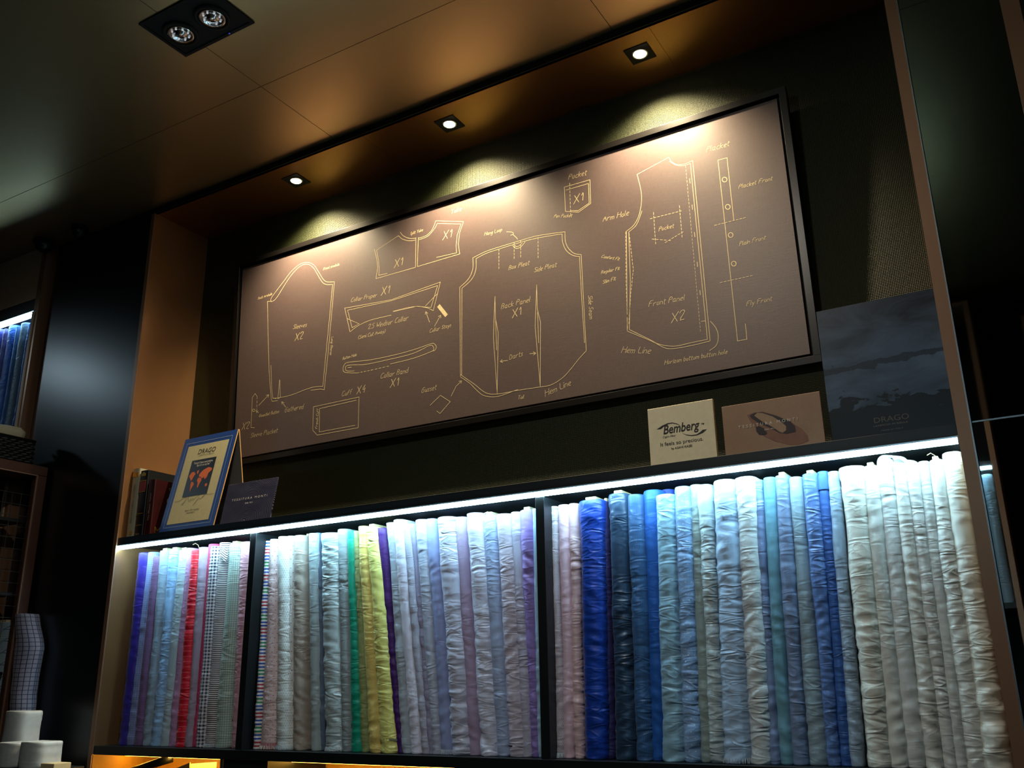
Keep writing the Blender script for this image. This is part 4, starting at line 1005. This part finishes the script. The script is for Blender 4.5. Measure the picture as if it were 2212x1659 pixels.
B(XC - .40, XC - .39, -.67, -.06, ZF + .06, ct - .045).build('back_board', M['matte_black'], cab)
# wicker basket
bk = thing('wicker_basket', (-.78, -.35, ct), 'black woven basket on top of the dark cabinet', 'basket')
bx0, bx1, by0, by1, bz0, bz1 = XC - .40, XC - .012, -.60, -.095, ct + .001, 1.322
wv = MB()
def wobble_wall(p, q):
    p, q = Vector(p), Vector(q); n = int((q - p).length / .02)
    d = (q - p).normalized(); nrm = Vector((d.y, -d.x, 0)); rows = 9
    for r in range(rows):
        z = bz0 + .008 + r * (bz1 - bz0 - .02) / (rows - 1)
        pts = [p.lerp(q, k / (n * 2)) + nrm * (.004 * (1 if (k + 2 * (r % 2)) % 4 < 2 else -1)) + Vector((0, 0, z)) for k in range(n * 2 + 1)]
        wv.tube(pts, .0062, 5)
for a, b in (((bx0, by0, 0), (bx1, by0, 0)), ((bx1, by0, 0), (bx1, by1, 0)), ((bx1, by1, 0), (bx0, by1, 0)), ((bx0, by1, 0), (bx0, by0, 0))): wobble_wall(a, b)
wv.build('woven_side', M['wicker'], bk, smooth=True)
rm = MB().tube([(bx0, by0, bz1), (bx1, by0, bz1), (bx1, by1, bz1), (bx0, by1, bz1), (bx0, by0, bz1)], .009, 8); rm.build('rim', M['wicker'], bk, smooth=True)
B(bx0 + .008, bx1 - .008, by0 + .008, by1 - .008, bz0, bz0 + .006).build('base', M['wicker'], bk)
# bundle of cream cloth poking out above the basket
def lump(c, sx_, sy_, sz_, seed, amp=.25, n=20):
    mb = MB(); m = n // 2
    for i in range(m + 1):
        th = math.pi * i / m
        for j in range(n):
            ph = 2 * math.pi * j / n; d = Vector((math.sin(th) * math.cos(ph), math.sin(th) * math.sin(ph), math.cos(th)))
            pwr = lambda q: math.copysign(abs(q) ** .6, q)
            r = 1 + amp * noise.noise(d * 1.8 + Vector((seed, 0, 0)))
            mb.v.append(Vector(c) + Vector((pwr(d.x) * sx_, pwr(d.y) * sy_, pwr(d.z) * sz_)) * r)
    for i in range(m):
        for j in range(n): mb.f.append((i * n + j, i * n + (j + 1) % n, (i + 1) * n + (j + 1) % n, (i + 1) * n + j))
    return mb
q = atx(8, 935, -.66)
o = lump((-.66, q.y - .01, 1.352), .06, .10, .036, 3.3, .35).build('cloth_bundle', plain('cream_cloth', '#c9c4a8', .8), None, (-.68, q.y, 1.29), smooth=True)
tag(o, 'crumpled cream cloth bundle on the black basket, under the blue bolts', 'cloth')

# ============================================================ ROLLS IN THE LOWER LEFT CORNER
YL = -.30
def at3(x, y): return at(x, y, YL)
def roll(px0, px1, pyt, pyb, mat, name, label, seed, cat='fabric roll', amp=.002, dep=.07, bulge=0, core=False, YY=YL, rad=None):
    a, b, c = at(px0, pyt, YY), at(px1, pyt, YY), at((px0 + px1) / 2, pyb, YY)
    w_ = b.x - a.x; zb_ = c.z
    t = make_bolt(mat, (a.x + b.x) / 2 - .0, (a.x + b.x) / 2, a.z, w_, w_, YY, YY, zb_, label, 'rolls stacked in the lower left corner', seed, amp, dep, 60, core, name)
    tag(t, cat=cat); return t
tb_z = at3(50, 1690).z
tbl = B(-.55, .12, -.62, -.12, ZF + .001, at(100, 1664, YL).z).build('cutting_counter', M['black'], loc=(-.2, -.37, ZF), bevel=.002)
tag(tbl, 'black counter at the lower left corner under the white rolls', 'counter')
zc = at(100, 1664, YL).z
def standing(name, x0p, x1p, ytp, mat, label, seed, z0, YY=YL, dep=.09, core=False, xb=None, amp=.002, cat='fabric roll'):
    a, b = at(x0p, ytp, YY), at(x1p, ytp, YY); w_ = b.x - a.x; xm = (a.x + b.x) / 2
    t = make_bolt(mat, xm if xb is None else xb, xm, a.z, w_, w_, YY, YY, z0, label, 'rolls stacked in the lower left corner', seed, amp, dep, 60, core, name); tag(t, cat=cat); return t
mwh = plain('white_paper_roll', '#b9bfc0', .6)
r1 = standing('paper_roll', 34, 84, 1602, mwh, 'short white roll at the bottom left, right one of the front pair', 71, zc + .0005, amp=.001, dep=.10)
r2 = standing('paper_roll', -14, 33, 1604, mwh, 'short white roll at the left edge, left one of the front pair', 72, zc + .0005, amp=.001, dep=.10)
r3 = standing('paper_roll', 2, 48, 1536, mwh, 'white roll standing behind the front pair under the grid-checked bolt', 73, zc + .0005, YL + .11, .09, amp=.0016)
# the grid-checked bolt: bulges to the right in its upper third
def grid_bolt():
    YY = YL + .22; mat = fabric('#9a98ac', 'biggrid', .3, .3, '#26304c')
    base = at(25, 1540, YY).z
    pts = [(8, 48, 1535), (10, 50, 1500), (14, 58, 1450), (18, 68, 1400), (20, 66, 1380), (21, 58, 1345), (22, 55, 1328)]
    v = []; f = []; uv = []; n = 20
    prof = []
    for a, b, y in pts:
        p, q_ = at(a, y, YY), at(b, y, YY); prof.append((p.x, q_.x, (p.z + q_.z) / 2))
    prof = [(prof[0][0], prof[0][1], zc + .0006)] + prof
    fine = []
    for k in range(len(prof) - 1):
        for s in range(6):
            t_ = s / 6; fine.append(tuple(prof[k][j] * (1 - t_) + prof[k + 1][j] * t_ for j in range(3)))
    fine.append(prof[-1]); last = fine[-1]; fine += [(last[0] + .006, last[1] - .006, last[2] + .004), (last[0] + .02, last[1] - .02, last[2] + .005)]
    for (xa, xb_, z) in fine:
        for j in range(n):
            an = 2 * math.pi * j / n; r_ = (xb_ - xa) / 2
            d = .002 * noise.noise(Vector((j * .4, z * 20, 1)))
            v.append(Vector(((xa + xb_) / 2 + (r_ + d) * math.cos(an), YY + .045 - (.045 + d) * math.sin(an), z))); uv.append((j / n * .26, z))
    for r in range(len(fine) - 1):
        for j in range(n): f.append((r * n + j, r * n + (j + 1) % n, (r + 1) * n + (j + 1) % n, (r + 1) * n + j))
    f.append(tuple(range(n))[::-1]); f.append(tuple((len(fine) - 1) * n + j for j in range(n)))
    mb = MB(); mb.v = v; mb.f = f; o = mb.build('fabric_bolt', mat, None, (fine[0][0], YY + .045, zc), smooth=True)
    tag(o, 'grey bolt with dark window-pane grid standing in the lower left corner', 'fabric bolt', 'rolls stacked in the lower left corner')
    ul = o.data.uv_layers.new(name='UVMap')
    for pl in o.data.polygons:
        ids = [o.data.loops[i].vertex_index for i in pl.loop_indices]
        wrap = any(i % n == 0 for i in ids) and any(i % n == n - 1 for i in ids)
        for li_, vi in zip(pl.loop_indices, ids):
            a, b = uv[vi]
            if wrap and vi % n == 0: a += .26
            ul.data[li_].uv = (a, b)
grid_bolt()
standing('fabric_bolt', -22, 19, 1346, fabric('#9fb4c0', 'stripes', .3, .4, '#7f98a8'), 'pale blue finely striped bolt at the left edge beside the grid bolt', 75, zc + .0005, YL + .24, .09, core=True, amp=.0015, cat='fabric bolt')
o = B(at3(88, 1650).x, at3(117, 1650).x, YL, YL + .07, zc + .0005, at3(100, 1649).z).build('wooden_block', M['core'], loc=(at3(100, 1650).x, YL, zc), bevel=.002)
tag(o, 'small tan wooden block at the bottom beside the white rolls', 'block')

# ============================================================ BAY UNDER THE LOWER SHELF (amber-lit)
struct('wall_lower_back', B(0.003, W - .003, D - .006, D - .002, -.55, -.034), M['yellow_panel'])
o = B(.73, .95, .01, D - .01, -.55, -.0335).build('shelf_divider', M['black'], loc=(.84, .1, -.55)); tag(o, 'wide black upright under the lower shelf', 'divider')
struct('wall_lower_left', B(0, .002, .0, D, -.55, -.034), M['yellow_panel'])
ul_ = B(.03, W - .03, .13, .15, -.046, -.0345).build('light_strip', emit('amber_light_strip', (1, .52, .08), 24), loc=(W / 2, .14, -.046)); tag(ul_, 'amber light strip hidden below the lower shelf', 'light strip')
p_, q_ = at(285, 1665, .10), at(362, 1642, .12)
o = B(.003, .728, .004, D - .008, -.33, -.30).build('base_shelf', M['black'], loc=(.36, .1, -.33)); tag(o, 'black bottom shelf of the amber-lit bay at left', 'shelf')
def dn(p): return Vector((p.x, p.y, -.2995))
tb = MB().tube([at(262, 1672, .08), at(345, 1646, .12), at(372, 1637, .15)], [.012, .016, .017], 16).build('umbrella', M['black'], loc=tuple(at(320, 1655, .1)), smooth=True)
tag(tb, 'dark slim tube lying slanted below the lower shelf at left', 'tube'); tb.name = 'dark_tube'
o = MB().prism([dn(at(360, 1668, .13)), at(360, 1668, .13), at(410, 1647, .13), dn(at(410, 1647, .13))], (0, .004, 0)).build('pattern_card', M['card'], loc=tuple(at(390, 1660, .13))); tag(o, 'cream card with curved edge below the lower shelf', 'card')
o = MB().prism([at(412, 1650, .16), at(467, 1646, .16), dn(at(467, 1646, .16)), dn(at(412, 1650, .16))], (0, .004, 0)).build('pattern_card', M['card'], loc=tuple(at(440, 1660, .16))); tag(o, 'cream square card right of the curved-edge card under the shelf', 'card')
o = thing('hanging_tag', tuple(at(484, 1645, .02)), 'black clip with a small printed pale blue tag below the lower shelf', 'tag')
MB().hexa([at(463, 1634, .03), at(492, 1630, .03), at(492, 1630, .045), at(463, 1634, .045), at(463, 1627 + 2, .03), at(492, 1627, .03), at(492, 1627, .045), at(463, 1629, .045)]).build('clip', M['matte_black'], o)
MB().prism([at(476, 1634, .028), at(482, 1634, .028), at(480, 1680, .028), at(474, 1680, .028)], (0, .003, 0)).build('strap', M['greyboard'], o)
MB().prism([at(485, 1635, .024), at(492, 1633, .024), at(490, 1680, .024), at(483, 1680, .024)], (0, .002, 0)).build('paper_tag', plain('pale_blue_tag', '#a8c4d8', .5), o)
MB().prism([at(469, 1630, .027), at(475, 1628, .027), at(476, 1634, .027), at(470, 1635, .027)], (0, .003, 0)).build('yellow_band', plain('yellow_green_band', '#b0b050', .5), o)

# ============================================================ SHELVING ON THE OPPOSITE WALL (seen in the mirror panels)
op = thing('wall_shelving', (2.9, -3.4, ZF), 'copper-edged shelving on the opposite wall, seen only reflected in the smoked mirror', 'shelving')
B(3.233, 3.262, -3.59, -3.235, ZF + .001, 2.36).build('side_post', M['trim'], op)
B(2.2, 3.232, -3.59, -3.24, 2.335, 2.36).build('top_rail', M['trim'], op)
B(2.2, 3.232, -3.59, -3.25, 1.35, 1.38).build('shelf', M['black'], op)
B(2.2, 3.232, -3.59, -3.25, .56, .59).build('shelf', M['black'], op)
B(2.4, 3.230, -3.262, -3.245, 1.334, 1.349).build('light_strip', M['led'], op)
B(3.52, 3.55, -3.59, -3.235, ZF + .001, 2.2).build('outer_post', M['trim'], op)
for i, (xa, xb, h, lab) in enumerate(((3.165, 3.226, '#7490a4', 'slate blue bolt beside the post on the opposite wall, seen in the mirror'), (3.118, 3.163, '#5aa4b4', 'turquoise bolt on the opposite wall, second from the post'), (3.05, 3.115, '#8098b0', 'grey-blue bolt on the opposite wall, third from the post'))):
    v, f, uv = bolt_mesh(-(xa + xb) / 2, -(xa + xb) / 2, 1.31, 0, xb - xa, xb - xa, 3.275, 3.275, .5905, .17, 60 + i, .003, 60)
    mb = MB(); mb.v = [Vector((-p.x, -p.y, p.z)) for p in v]; mb.f = f
    o = mb.build('fabric_bolt', fabric(h, None, .6, 1.0), None, ((xa + xb) / 2, -3.36, .59), smooth=True, recalc=False)
    u_ = o.data.uv_layers.new(name='UVMap')
    for l in o.data.loops: u_.data[l.index].uv = uv[l.vertex_index]
    tag(o, lab, 'fabric bolt', 'bolts on the opposite wall')
